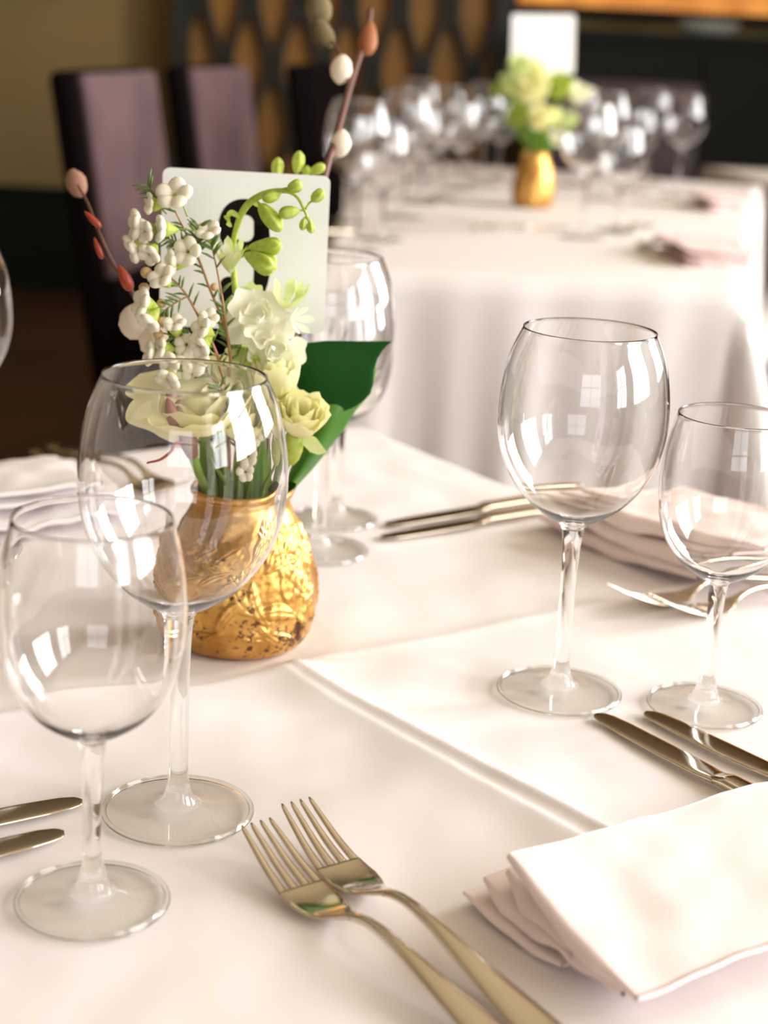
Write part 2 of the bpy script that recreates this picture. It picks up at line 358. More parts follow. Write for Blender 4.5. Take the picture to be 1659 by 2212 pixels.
for ch in [x for x in bpy.data.objects if x.parent == c4 and x.name.startswith('backrest')]:
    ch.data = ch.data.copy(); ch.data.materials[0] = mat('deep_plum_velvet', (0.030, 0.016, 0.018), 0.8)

# ------------------------------------------------------------------ tables and cloths
ANG = math.radians(-55.5)
K = Vector((-0.030, 1.600)); U = Vector((math.cos(ANG), math.sin(ANG))); V = Vector((-U.y, U.x))
def kl(s, t_, z=0.0):          # table coordinates: s along the side, t inwards from the far right edge
    q = K + U*s - V*t_; return Vector((q.x, q.y, T+z))
def make_table(name, label, cx, cy, lx, ly, rz, h):
    t = thing(name, label, 'table', (cx, cy, 0), rz)
    b = MB(); b.box(-lx/2, lx/2, -ly/2, ly/2, h-.034, h-.004); b.build('tabletop', M_table, t, False)
    for sx in (-1, 1):
        for sy in (-1, 1):
            b = MB(); x, y = sx*(lx/2-.06), sy*(ly/2-.06); b.tube([(x, y, 0), (x, y, h-.034)], [.018, .026], 8); b.build('leg', M_table, t)
def seg_d(p, a, b_):
    d = b_-a; L = d.length; d = d/L; q = p-a; return q.dot(d), q.x*d.y - q.y*d.x, L    # along, signed distance (right-hand side positive)
CR = [(Vector((-.075, .9690)), Vector((.165, .692)), .0050, .020, .0065), (Vector((-.068, .9470)), Vector((.150, .682)), .0040, .008, .018),
      (Vector((.300, 1.20)), Vector((-.075, .9285)), .0022, .012, .010), (Vector((-.02, .95)), Vector((-.31, .80)), .0022, .012, .008)]
def cloth_h(p):
    h = 0
    for a, b_, A, w1, w2 in CR:
        s_, d, L = seg_d(p, a, b_)
        if -.05 < s_ < L+.05:
            k = min(1, max(0, (s_+.03)/.05))*min(1, max(0, (L+.03-s_)/.05))
            d += .0018*noise.noise(Vector((p.x*14, p.y*14, 3)))
            g = math.exp(-abs(d)/w1) if d < 0 else math.exp(-(d/w2)**1.5)
            h += A*k*g
    h += .0018*noise.noise(Vector((p.x*9, p.y*9, 1))) + .0011*noise.noise(Vector((p.x*26, p.y*20, 5)))
    return h
KEEP = []      # (centre, radius) spots where something stands: the cloth lies flat there
def cloth(name, label, cx, cy, lx, ly, rz, h, drop, m, fine, hfun=None, folds=7, seed=0, group=None, quad=None, flare=1.0):
    def axis(L):
        a = [-L/2 - drop*(1-(i/14)) for i in range(14)] + [-L/2 + L*i/fine for i in range(fine+1)] + [L/2 + drop*((i+1)/14) for i in range(14)]
        return a
    xs, ys_ = axis(lx), axis(ly); R = Matrix.Rotation(rz, 2); rows = []
    def mp(bx, by):
        if not quad: return R @ Vector((bx, by)) + Vector((cx, cy))
        u, v = bx/lx+.5, by/ly+.5
        return (quad[0]*(1-u)+quad[1]*u)*(1-v)+(quad[3]*(1-u)+quad[2]*u)*v
    for x in xs:
        row = []
        for y in ys_:
            ex = x - max(-lx/2, min(lx/2, x)); ey = y - max(-ly/2, min(ly/2, y))
            bx, by = x-ex, y-ey; d = math.hypot(ex, ey)
            if d == 0:
                q = mp(bx, by); wx, wy = q.x, q.y; z = h
                if hfun:
                    k = 1.0; e = min(lx/2-abs(bx), ly/2-abs(by)); k *= min(1, e/.02)
                    hh = hfun(Vector((wx, wy)))*k
                    for c_, r_ in KEEP:
                        dd = (Vector((wx, wy))-c_).length
                        if dd < r_+.02: hh *= max(0, min(1, (dd-r_)/.02))
                    z = h + hh - .0006
                row.append((wx, wy, z))
            else:
                nx, ny = ex/d, ey/d; par = (bx*2.3+by*3.1)
                dr = min(d, .012); down = d
                fl = .010*(1-math.exp(-d/.02)) + .13*d*(.35 + .5*math.sin(par*folds + seed + 2*math.atan2(ny, nx)) + .35*math.sin(par*folds*2.3+seed*1.7))
                if abs(ex) > 0 and abs(ey) > 0: fl += .42*d*abs(nx*ny)*2
                q = mp(bx, by) + R @ Vector((nx*max(fl*flare, .004), ny*max(fl*flare, .004))); row.append((q.x, q.y, h-.0006-down*.98))
        rows.append(row)
    b = MB(); b.grid(rows); o = b.build(name, m)
    o.location = (0, 0, 0)
    return tag(o, label, 'tablecloth')
for q in ((-.1219, .6536), (-.0959, .7451), (.1127, .929), (.1997, .9173), (-.0483, 1.1852), (-.0394, 1.2704), (-.3157, 1.16)): KEEP.append((Vector(q), .040))
VX, VY = -0.0900, 0.990
KEEP.append((Vector((VX, VY)), .044))
TL, TW = 1.14, 0.86
cq = K + U*(TL/2) - V*(TW/2)
make_table('dining_table', 'near square dining table hidden under the white cloth', cq.x, cq.y, TL, TW, ANG, T-.002)
cloth('tablecloth', 'creased white cloth on the near table with the wine glasses and gold vase', cq.x, cq.y, TL, TW, ANG, T, .26, M_cloth, 330, cloth_h, 8, 1.0)
T2 = T + .06
f1, f2 = on(1598, 622, .06), on(700, 590, .06)
a2 = math.atan2(f1.y-f2.y, f1.x-f2.x)
Q2 = [Vector((-.11, 2.305-.03)), Vector((f1.x, f1.y)), Vector((.90, 4.16)), Vector((-.10, 4.42))]
cc2 = (Q2[0]+Q2[1]+Q2[2]+Q2[3])/4
make_table('dining_table', 'long far table behind, carrying the second gold vase', cc2.x-.02, cc2.y, .55, 1.9, -math.radians(10), T2-.002)
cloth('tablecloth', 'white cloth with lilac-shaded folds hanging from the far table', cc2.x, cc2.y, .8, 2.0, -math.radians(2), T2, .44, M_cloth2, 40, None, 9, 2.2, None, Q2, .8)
f3 = on(1632, 412, .06)
make_table('dining_table', 'third table cut off by the right edge, under bright cloth', f3.x+.5, f3.y+.42, .9, .8, a2, T2-.002)
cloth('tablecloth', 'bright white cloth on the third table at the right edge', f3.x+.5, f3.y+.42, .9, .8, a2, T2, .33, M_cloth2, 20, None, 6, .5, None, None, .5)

# ------------------------------------------------------------------ wine glasses
def lathe(mb, prof, n=96):
    rows = [[(r*math.cos(2*PI*k/n), r*math.sin(2*PI*k/n), z) for r, z in prof] for k in range(n)]
    mb.grid(rows, True)
def make_glass(kind, label, n=96):
    t = thing('wine_glass', label, 'wine glass')
    if kind == 'red':
        Hh, RF, zj, rs = .2238, .0381, .105, .0060
        out = [(rs+.0006, zj), (.0095, .1085), (.018, .1135), (.0285, .1215), (.0385, .1335), (.0455, .1475), (.0490, .1620), (.0497, .1760), (.0484, .1920), (.0448, .2090), (.0385, Hh)]
    else:
        Hh, RF, zj, rs = .1804, .0346, .079, .0054
        out = [(rs+.0006, zj), (.0085, .0815), (.0165, .0860), (.0255, .0930), (.0335, .1040), (.0382, .1170), (.0402, .1320), (.0400, .1460), (.0380, .1625), (.0337, Hh)]
    th = .0008
    o2 = smooth_tab(out, 6)
    inner = []
    for i, (r, z) in enumerate(o2):
        a, c = o2[max(i-1, 0)], o2[min(i+1, len(o2)-1)]
        dx, dz = c[0]-a[0], c[1]-a[1]; L = math.hypot(dx, dz); nx, nz = -dz/L, dx/L
        k = th + .0022*max(0, 1-(z-zj)/.02)**2
        inner.append((max(r+nx*k, 0), z+nz*k))
    inner = [q for q in inner if q[0] > .004]
    z0 = inner[0][1]
    inner = [(0.0001, z0-.0006), (inner[0][0]*.6, z0-.0004)] + inner
    rim = [((o2[-1][0]+inner[-1][0])/2 + .0003, Hh+.0007), ((o2[-1][0]+inner[-1][0])/2 - .0003, Hh+.0007)]
    b = MB(); lathe(b, o2 + rim + inner[::-1], n); b.build('bowl', M_glass, t)
    st = [(RF*.31, .0052), (RF*.25, .0062), (.0078, .0090), (.0066, .0120), (.0056, .0160), (rs*.82, .022), (rs*.77, .035), (rs*.80, zj-.03), (rs*.92, zj-.010), (rs+.0006, zj)]
    b = MB(); lathe(b, smooth_tab(st, 4), n//2); b.build('stem', M_glass, t)
    ft = [(0.0001, .0012), (RF*.5, .0010), (RF*.8, .0006), (RF-.0012, .0006), (RF-.0012, .0023), (RF*.8, .0027), (RF*.5, .0036), (RF*.31, .0052)]
    b = MB(); lathe(b, smooth_tab(ft, 4), n); b.build('foot', M_foot, t)
    b = MB(); lathe(b, [(RF-.0011+.0014*math.cos(2*PI*k/12), .0015+.00125*math.sin(2*PI*k/12)) for k in range(13)], n); b.build('foot_rim', M_glass, t)
    return t
red = make_glass('red', 'large round wine glass just left of the gold vase, before the bouquet')
wht = make_glass('white', 'smaller wine glass at the front left, nearest the camera')
red.location = (-.0959, .7451, T); wht.location = (-.1219, .6536, T)
def glass(src, x, y, label, z=T, group=None, rz=0):
    o = copy_tree(src); o.location = (x, y, z); o['label'] = label; o.rotation_euler = (0, 0, rz)
    if group: o['group'] = group
    return o
glass(red, .1127, .929, 'large wine glass alone at centre right, before the folded napkin')
glass(wht, .1997, .9173, 'small wine glass at the right edge with its foot by the knife tips')
glass(red, -.0483, 1.1852, 'large wine glass behind the number card and green leaf')
glass(wht, -.0394, 1.2704, 'small wine glass standing behind the big glass beyond the leaf')
pf = on(-112, 1178); glass(red, pf.x, pf.y, 'wine glass cut off by the left edge, before the floor')

# ------------------------------------------------------------------ cutlery
def loft(mb, secs, n=14, pz=.8):
    """secs: (centre x, y, z, half width, half thickness, tilt, dish); rounded sections across the local y axis"""
    rows = []
    for x, y, z, hw, ht, tl, dish in secs:
        row = []
        for k in range(n):
            a = 2*PI*k/n; ca, sa = math.cos(a), math.sin(a)
            yy = hw*math.copysign(abs(ca)**.7, ca); zz = ht*math.copysign(abs(sa)**pz, sa) + dish*(yy/hw)**2 if hw else 0
            row.append((x - math.sin(tl)*zz, y+yy, z+math.cos(tl)*zz))
        rows.append(row)
    vs = [q for r in rows for q in r]; fs = []
    for i in range(len(rows)-1):
        for k in range(n): fs.append((i*n+k, (i+1)*n+k, (i+1)*n+(k+1) % n, i*n+(k+1) % n))
    fs.append(tuple(range(n))); fs.append(tuple((len(rows)-1)*n+k for k in range(n))[::-1])
    mb.add(vs, fs)
FZ = smooth_tab([(0, .0190), (.012, .0134), (.025, .0080), (.040, .0038), (.052, .0024), (.062, .0034), (.070, .0066), (.080, .0108), (.092, .0128), (.108, .0122), (.130, .0096), (.160, .0058), (.185, .0034), (.203, .0030)], 6)
FW = [(.038, .0118), (.050, .0122), (.058, .0108), (.064, .0082), (.069, .0052), (.075, .0032), (.085, .0024), (.100, .0027), (.120, .0042), (.150, .0070), (.175, .0092), (.190, .0098), (.198, .0085), (.202, .0045), (.2035, .001)]
def make_fork(label):
    t = thing('fork', label, 'fork')
    def zs(x): return interp(FZ, x)
    b = MB()
    for k in range(4):
        secs = []
        for i in range(20):
            s = i/19*.041; off = (k-1.5)*(.0049 + .0013*s/.041); hw = interp([(0, .0005), (.0015, .0011), (.02, .0018), (.041, .0024)], s)
            secs.append((s, off, zs(s), hw, interp([(0, .0005), (.01, .0009), (.041, .0010)], s), 0, 0))
        loft(b, secs, 10)
    secs = []
    for i in range(34):
        s = .038 + i/33*(.078-.038); hw = interp(FW, s); secs.append((s, 0, zs(s), hw, interp([(.038, .0010), (.06, .0013), (.078, .0018)], s), 0, interp([(.038, .0004), (.052, .0014), (.064, .0008), (.078, 0)], s)))
    loft(b, secs, 24); b.build('fork_head', M_steel, t)
    b = MB(); secs = []
    for i in range(60):
        s = .077 + i/59*(.2035-.077); hw = interp(smooth_tab(FW, 3), s); secs.append((s, 0, zs(s), max(hw, .0006), interp([(.077, .0018), (.1, .0022), (.15, .0015), (.2035, .0011)], s), 0, 0))
    loft(b, secs, 20); b.build('handle', M_steel, t)
    return t
def make_knife(label):
    t = thing('knife', label, 'knife')
    b = MB(); secs = []
    for i in range(60):
        s = .100*(i/59)**1.3; up = interp([(0, .0003), (.0012, .0034), (.003, .0052), (.008, .0068), (.02, .0078), (.06, .0082), (.088, .0078), (.100, .0066)], s)
        lo_ = interp([(0, .0003), (.0012, .0030), (.003, .0048), (.01, .0070), (.03, .0086), (.06, .0092), (.088, .0084), (.100, .0066)], s)
        secs.append((s, (up-lo_)/2, .0026, (up+lo_)/2, interp([(0, .0005), (.02, .0009), (.09, .0013), (.100, .0020)], s), 0, 0))
    loft(b, secs, 28, .45); b.build('blade', M_steel, t)
    b = MB(); secs = []
    for i in range(60):
        s = .097 + i/59*.118; hw = interp([(.097, .0062), (.104, .0068), (.13, .0073), (.17, .0083), (.20, .0092), (.209, .0086), (.213, .0060), (.215, .001)], s)
        secs.append((s, 0, interp([(.097, .0027), (.106, .0038), (.215, .0038)], s), hw, interp([(.097, .0018), (.100, .0021), (.106, .0034), (.15, .0034), (.20, .0032), (.213, .002), (.215, .001)], s), 0, 0))
    loft(b, secs, 28, .6); b.build('handle', M_steel, t)
    return t
def lay(o, p, q, z=0.0, label=None, tilt=0.0, roll=0.0):
    """lay a piece with its tip over p, pointing away from q"""
    p, q = Vector(p), Vector(q); o.location = (p.x, p.y, T+z); o.rotation_euler = (roll, tilt, math.atan2(q.y-p.y, q.x-p.x))
    if label: o['label'] = label
    return o
fork = make_fork('upper right of the two front forks, tines beside the glass foot gap')
knife = make_knife('left of the two knives whose tips lie below the right-hand glasses')
def o2(px, py, z=0.0): v = on(px, py, z); return (v.x, v.y)
fork.scale = (1.05, 1.05, 1.05)
lay(fork, o2(638, 1750, .015), o2(1108, 2166, .006), 0.0, 'right one of the two steel forks lying at the bottom centre')
lay(copy_tree(fork), o2(552, 1796, .015), o2(982, 2172, .006), 0.0, 'left one of the two steel forks lying at the bottom centre')
lay(copy_tree(fork), o2(1322, 1270, .019), o2(1600, 1246, .012), 0.0, 'upper of the two forks lying left of the middle napkin at right')
lay(copy_tree(fork), o2(1412, 1292, .019), o2(1650, 1272, .012), 0.0, 'lower of the two forks at right, tines just behind the small glass stem')
lay(copy_tree(fork), o2(424, 1062, .008), o2(240, 1000, .006), 0.0, 'fork seen through the large glass left of the vase, the farther of the pair')
lay(copy_tree(fork), o2(395, 1075, .008), o2(200, 1010, .006), 0.0, 'fork seen through the large glass left of the vase, the nearer of the pair')
lay(knife, o2(1287, 1550), o2(1560, 1695), 0.0, 'long knife at right, its tip by the large glass foot')
lay(copy_tree(knife), o2(1394, 1546), o2(1650, 1668), 0.0, 'knife at right, its tip by the small glass foot')
lay(copy_tree(knife), o2(178, 1738), o2(0, 1776), 0.0, 'upper of the two knives at the left edge behind the front glass stem')
lay(copy_tree(knife), o2(138, 1806), o2(0, 1843), 0.0, 'lower of the two knives at the left edge beside the front glass stem')
lay(copy_tree(knife), o2(833, 1140), o2(1170, 1083), 0.0, 'farther of the two knives behind the large right-hand glass')
lay(copy_tree(knife), o2(823, 1168), o2(1170, 1110), 0.0, 'nearer of the two knives behind the large right-hand glass')

# ------------------------------------------------------------------ napkins
def fold(parent, c00, c10, c11, c01, th, seed, m=M_napkin, sag=.004, taper=1.0, nu=46, nv=30):
    """one folded layer: a soft closed slab between four top corners (c00-c10 is the visible fold)"""
    c = [Vector(q) for q in (c00, c10, c11, c01)]; rows_t, rows_b = [], []
    loop = 14
    rows = []
    for i in range(nu):
        u = i/(nu-1); row = []
        def surf(v):
            p = (c[0]*(1-u)+c[1]*u)*(1-v) + (c[3]*(1-u)+c[2]*u)*v
            p.z += sag*noise.noise(Vector((p.x*16+seed, p.y*16, seed))) + .0018*noise.noise(Vector((p.x*45, p.y*45, seed*3)))
            return p
        thk = th*(1 + .5*noise.noise(Vector((u*3, seed, 7))))*min(1, 0.35 + 2.4*min(u, 1-u))
        n0 = (surf(0)-surf(.08)).normalized()
        for j in range(nv-1, -1, -1):
            row.append(surf(j/(nv-1)))
        e = surf(0)
        for k in range(1, loop):
            a = PI*k/loop; row.append(e + n0*(thk/2*math.sin(a)) + Vector((0, 0, -thk/2*(1-math.cos(a)))))
        for j in range(nv):
            q = surf(j/(nv-1)).copy(); q.z -= thk*(.96); row.append(q)
        rows.append(row)
    b = MB(); b.grid(rows)
    n = len(rows[0]); k0 = 0; last = (nu-1)*n
    # close the two ends with soft rounded strips
    for base, fl in ((0, False), (last, True)):
        for j in range(nv-1):
            a_, b_, c_, d_ = base+j, base+j+1, base+n-2-j, base+n-1-j
            b.f.append((a_, b_, c_, d_) if fl else (d_, c_, b_, a_)); b.m.append(0)
    return b.build('fold', m, parent)
def napkin(label, layers, m=M_napkin):
    t = thing('napkin', label, 'napkin', group='folded blush napkins')
    base = Vector(layers[0][0]); t.location = (base.x, base.y, T)
    for i, (a, b_, c_, d_, th, sag) in enumerate(layers):
        sh = Vector((-base.x, -base.y, -T)); fold(t, *[Vector(q)+sh for q in (a, b_, c_, d_)], th, i*3.7+base.x*9, m, sag)
    return t
VV = Vector((V.x, V.y, 0)); UU = Vector((U.x, U.y, 0))
def lift(p, dz): p = Vector(p); p.z += dz; return p
# front napkin: stack of folds opening towards the forks
def layer(pa, pb, za, zb, dv, th, sag=.003, zfar=(None, None)):
    a, b_ = on(*pa, za), on(*pb, zb)
    c_, d_ = b_ + VV*dv, a + VV*dv
    if zfar[0] is not None: d_.z = T+zfar[0]; c_.z = T+zfar[1]
    return (a, b_, c_, d_, th, sag)
napkin('front blush napkin filling the lower right corner', [
    layer((1003, 1925), (1216, 2082), .006, .005, .20, .005, .002, (.008, .008)),
    layer((1048, 1897), (1236, 2066), .014, .012, .19, .007, .002, (.016, .014)),
    layer((1100, 1872), (1352, 2132), .025, .012, .20, .012, .002, (.026, .018)),
    layer((1102, 1846), (1380, 2146), .038, .018, .22, .010, .003, (.036, .022)),
])
napkin('blush napkin stacked in thick folds, lying behind the small right-hand glass', [
    layer((1162, 1108), (1512, 1238), .013, .013, .12, .012, .001),
    layer((1205, 1092), (1580, 1222), .027, .027, .12, .013, .001),
    layer((1262, 1078), (1665, 1195), .042, .042, .10, .014, .0015),
])
# left napkin of bright folds
q0 = on(168, 985, .018); q1 = on(-60, 1000, .02)
Un = (on(120, 1130) - on(165, 985)); Un.z = 0
def lay_l(px, py, px2, py2, z, dv, th):
    a, b_ = on(px, py, z), on(px2, py2, z); return (a, b_, b_+Vector((-.13, -.09, 0)), a+Vector((-.13, -.09, 0)), th, .0035)
napkin('bright white folded napkin at the left edge behind the large glass', [
    lay_l(150, 1003, 290, 1100, .010, 0, .009), lay_l(158, 990, 240, 1062, .022, 0, .010), lay_l(120, 985, 190, 1040, .034, 0, .010)], M_cloth)

# ------------------------------------------------------------------ gold vase
def make_vase(label, n=360, m_=220):
    t = thing('vase', label, 'vase', group='antique gold vases')
    prof = smooth_tab([(.0370, 0), (.0415, .0028), (.0460, .0095), (.0490, .0190), (.0498, .0300), (.0488, .0430), (.0455, .0570), (.0408, .0710), (.0350, .0840), (.0312, .0915), (.0303, .0960)], 30)
    zz = [q[1] for q in prof]
    rnd = random.Random(5); leaves = []
    for k in range(90):
        leaves.append((rnd.uniform(0, 2*PI), rnd.uniform(.012, .088), rnd.uniform(-1.3, 1.3)+PI/2*(rnd.random() < .75), rnd.uniform(.010, .018), rnd.uniform(.0032, .0058), rnd.choice((1, 1, .7))))
    def relief(a, z, r):
        h = 0
        for la, lz, ori, L, wd, s in leaves:
            dx = ((a-la+PI) % (2*PI)-PI)*r; dz = z-lz
            if abs(dx) > L or abs(dz) > L: continue
            u = dx*math.cos(ori)+dz*math.sin(ori); v = -dx*math.sin(ori)+dz*math.cos(ori); v += .25*u*u/L
            tt = u/L
            if abs(tt) < 1:
                ww = wd*(1-tt*tt)**.8+1e-6
                if abs(v) < ww:
                    q = abs(v)/ww; g = (1-q**3)*(1-tt**4)*(1-.5*math.exp(-(v/.0006)**2)) ; h = max(h, s*g*(.85+.15*math.sin(u/.0011)))
        return h
    rows = []
    for k in range(n):
        a = 2*PI*k/n; row = []
        for r, z in prof:
            ed = min(1, max(0, (z-.006)/.012))*min(1, max(0, (.090-z)/.008))
            v3 = Vector((math.cos(a)*r*95, math.sin(a)*r*95, z*95))
            rr = r + ed*(.0021*relief(a, z, r) + .0008*noise.noise(v3) + .0004*noise.noise(v3*2.6)) - .0006*ed
            row.append((rr*math.cos(a), rr*math.sin(a), z))
        rows.append(row)
    b = MB(); b.grid(rows, True); lathe(b, [(0.0001, .0004), (.0370, .0)], 60); b.build('body', M_gold, t)
    b = MB(); lathe(b, smooth_tab([(.0303, .0955), (.0301, .0972), (.0310, .0985), (.0323, .0997), (.0325, .1015), (.0316, .1030), (.0303, .1030), (.0294, .1012), (.0287, .0970), (.0290, .0880), (.033, .07), (.036, .05)], 5), 120); b.build('lip', M_gold, t)
    return t
vase = make_vase('gold embossed vase with worn finish on the near table')
vase.location = (VX, VY, T)

# ------------------------------------------------------------------ number card
t = thing('number_card', 'white table card printed with a black 9, standing among the flowers', 'table number', (0, 0, 0))
CY = 1.035
cc = [at(352, 361, CY), at(714, 381, CY-.004), at(699, 722, CY-.012), at(343, 703, CY-.008)]
o_ = (cc[0]+cc[2])/2; t.location = (o_.x, o_.y, T)
def cpt(u, v, off=0.0):       # card coordinates 0..1
    p = (cc[0]*(1-u)+cc[1]*u)*(1-v) + (cc[3]*(1-u)+cc[2]*u)*v - Vector((o_.x, o_.y, T)); p.y += off; return p
def rr_outline(r, n=8):
    out = []
    for cx, cy, a0 in ((1-r, r, -PI/2), (1-r, 1-r, 0), (r, 1-r, PI/2), (r, r, PI)):
        for k in range(n+1): a = a0+PI/2*k/n; out.append((cx+r*math.cos(a), cy+r*math.sin(a)))
    return out
b = MB(); ol = rr_outline(.045); nn = len(ol)
b.add([cpt(*q, 0) for q in ol] + [cpt(*q, .0006) for q in ol], [tuple(range(nn))[::-1], tuple(range(nn, 2*nn))] + [(k, (k+1) % nn, nn+(k+1) % nn, nn+k) for k in range(nn)])
b.build('card', M_card, t, False)
# the nine: fat bowl with an oval counter, thick tail and ball terminal (px in the photograph mapped to the card plane)
def card_uv(px, py):
    # inverse bilinear is near affine here
    u = (px-347.5)/(706.5-347.5); v = (py-(361+20*u))/(342.0); u = (px-(352-9*v))/(362-6*v+0.0); return u, v
def ell(cx, cy, rx, ry, n=40, p=2.0, a0=0, a1=2*PI):
    out = []
    for k in range(n):
        a = a0+(a1-a0)*k/n; c, s_ = math.cos(a), math.sin(a)
        out.append((cx+rx*math.copysign(abs(c)**(2/p), c), cy+ry*math.copysign(abs(s_)**(2/p), s_)))
    return out
def strip(mb, A, B):
    vs = []
    for a, c in zip(A, B): vs += [cpt(*card_uv(*a), -.0002), cpt(*card_uv(*c), -.0002)]
    mb.add(vs, [(2*k, 2*k+1, 2*k+3, 2*k+2) for k in range(len(A)-1)])
b = MB()
A = ell(527, 489, 54, 60, 48, 2.2); B = ell(529, 492, 21.5, 29, 48, 2.5)
strip(b, A+A[:1], B+B[:1])
R_ = [(581, 480), (584, 520), (585, 555), (583, 590), (577, 618), (566, 643), (548, 660), (525, 667), (505, 662), (492, 652)]
L_ = [(549, 480), (549, 520), (549, 552), (549, 585), (547, 615), (542, 637), (533, 650), (521, 655), (509, 652), (503, 645)]
Rs = spline([Vector((*q, 0)) for q in R_], [0]*10, 5)[0]; Ls = spline([Vector((*q, 0)) for q in L_], [0]*10, 5)[0]
strip(b, [(p.x, p.y) for p in Rs], [(p.x, p.y) for p in Ls])
c_ = ell(495, 617, 20, 21, 32); vs = [cpt(*card_uv(*q), -.00025) for q in c_]; b.add(vs, [tuple(range(32))])
c_ = ell(487, 632, 13, 26, 32); vs = [cpt(*card_uv(*q), -.00022) for q in c_]; b.add(vs, [tuple(range(32))])
b.build('numeral', M_ink, t, False)
b = MB(); pb = cpt(.52, .97, .002); b.tube([pb, Vector((VX-o_.x+.004, VY-o_.y+.012, .06))], .0012, 6); b.build('pick', M_brown, t)

# ------------------------------------------------------------------ flowers: every stem is a thing standing in the vase
MOUTH = Vector((VX, VY, T+.099))
def foot(dx, dy, z=.045): return Vector((VX+dx, VY+dy, T+z))
def root(name, label, cat='flower', group=None):
    t = thing(name, label, cat, (VX, VY, T+.045), 0, group); return t
ORG = Vector((VX, VY, T+.045))
def rel(p): return Vector(p)-ORG
def petal(R, Hh, half, curl, th0, ruff=0.0, seed=0, nu=13, nv=13, opn=1.0, notch=0.0):
    """cupped petal around the z axis"""
    rows = []
    for i in range(nu):
        u = -1+2*i/(nu-1); row = []
        for j in range(nv):
            v = j/(nv-1)
            wf = math.sin(PI*(.10+.62*v))**.8
            top = 1 - .22*abs(u)**2.6
            vv = v*top
            r = R*(.12+.88*math.sin(PI/2*min(1, vv*1.15*opn)))*(1-.22*max(0, vv-.45)*(1-opn*.0)) + curl*max(0, vv-.62)**1.5*6*R
            z = Hh*(vv**1.05) - curl*Hh*max(0, vv-.7)**2*4.2
            a = th0 + half*u*wf/(1+.15*vv)
            nz = noise.noise(Vector((u*2.1+seed, v*2.3, seed*1.3)))
            r += R*.09*nz*v + ruff*R*.20*v**3*math.sin(u*6+seed)
            z += Hh*.03*nz*v + ruff*Hh*.05*v**2*math.sin(u*13+seed*2)
            row.append(Vector((r*math.cos(a), r*math.sin(a), z)))
        rows.append(row)
    return rows
def orient(axis):
    return Vector(axis).normalized().to_track_quat('Z', 'Y').to_matrix()
def rose(parent, c, axis, r, h, m=M_petal, seed=1, opn=1.0, layers=5, name='petal', loose=0.0):
    c = rel(c); M = orient(axis); rnd = random.Random(seed); k = 0
    for L in range(layers):
        f = (L+1)/layers; n = (2, 3, 3, 4, 5, 5)[min(L, 5)]
        for i in range(n):
            th = 2*PI*(i/n)+L*1.1+rnd.uniform(-.2, .2)
            P = petal(r*(.16+.84*f**1.2), h*(1.0-.13*f*opn+.02*rnd.uniform(-1, 1)), (1.45 if L < 2 else 1.0+.18*(1-f)), (.02+.09*f**3*opn+loose*f), th, .35*f, rnd.random()*20, opn=1.0)
            b = MB(); b.grid([[c + M @ q for q in row] for row in P]); b.build(name, m, parent); k += 1
def stem(parent, pts, r0=.0016, r1=.0012, m=M_stem, name='stem', n=8):
    pts = [rel(p) for p in pts]; b = MB(); b.tube(pts, [r0+(r1-r0)*i/(len(pts)-1) for i in range(len(pts))], n, True, 6); return b.build(name, m, parent)
def sepals(parent, c, axis, r, h, n=5, m=M_stem):
    M = orient(axis); c = rel(c); b = MB()
    for k in range(n):
        rows = []
        for i in range(5):
            u = -1+i/2; rows.append([c + M @ Vector(((r*math.sin(PI/2*min(1, v*1.3))+r*.4*max(0, v-.6))*math.cos(2*PI*k/n+u*.55*(1-v)**.7), (r*math.sin(PI/2*min(1, v*1.3))+r*.4*max(0, v-.6))*math.sin(2*PI*k/n+u*.55*(1-v)**.7), h*v)) for v in [q/7 for q in range(8)]])
        b.grid(rows)
    b.blob(c, r*.5, M @ Vector((0, 0, 1)), .8); b.build('calyx', m, parent)

# big open rose seen through the glass
t = root('rose', 'large open cream rose seen through the big wine glass')
g = at(455, 893, .955)
stem(t, [foot(-.006, -.005), MOUTH+Vector((-.006, -.008, 0)), at(455, 985, .962), g])
rose(t, at(440, 925, .962), (-.12, -.35, .9), .036, .036, seed=3, opn=1.35, layers=5)
sepals(t, at(442, 932, .962), (-.12, -.3, .9), .014, .010)
def free_petal(parent, pts, nrm, m, cup=.004, name='petal'):
    """single loose petal spanning four outline rows (lists of points left to right)"""
    b = MB(); rows = []
    n = len(pts)
    for i in range(n):
        row = [rel(p) for p in pts[i]]; P, _ = spline(row, [0]*len(row), 5)
        rows.append(P)
    cols = list(zip(*rows)); out = []
    for c_ in cols: out.append(spline(list(c_), [0]*len(c_), 5)[0])
    nu, nv = len(out), len(out[0])
    for i in range(nu):
        for j in range(nv):
            u, v = i/(nu-1)*2-1, j/(nv-1)*2-1
            out[i][j] = out[i][j] + Vector(nrm)*(cup*(u*u+v*v) + .0012*noise.noise(Vector((u*2.5, v*2.5, cup*900))))
    b.grid(out); return b.build(name, m, parent)
# drooping outer petal of that rose at its left
free_petal(t, [[at(300, 842, .95), at(345, 838, .948), at(400, 850, .95), at(440, 870, .955)], [at(272, 868, .942), at(330, 872, .938), at(390, 880, .94), at(440, 895, .95)],
               [at(268, 905, .938), at(315, 912, .932), at(385, 915, .934), at(438, 915, .948)], [at(330, 925, .94), at(345, 940, .94), at(390, 955, .942), at(432, 940, .95)]], (0, -.5, -.2), M_petal, .003)
free_petal(t, [[at(300, 800, .965), at(370, 792, .965), at(460, 790, .968), at(520, 800, .97)], [at(264, 830, .955), at(350, 828, .95), at(450, 826, .95), at(530, 830, .96)],
               [at(268, 850, .952), at(340, 862, .944), at(440, 868, .944), at(530, 870, .958)], [at(330, 872, .955), at(370, 885, .95), at(440, 900, .95), at(510, 895, .958)]], (0, -.5, -.1), M_petal, .003)
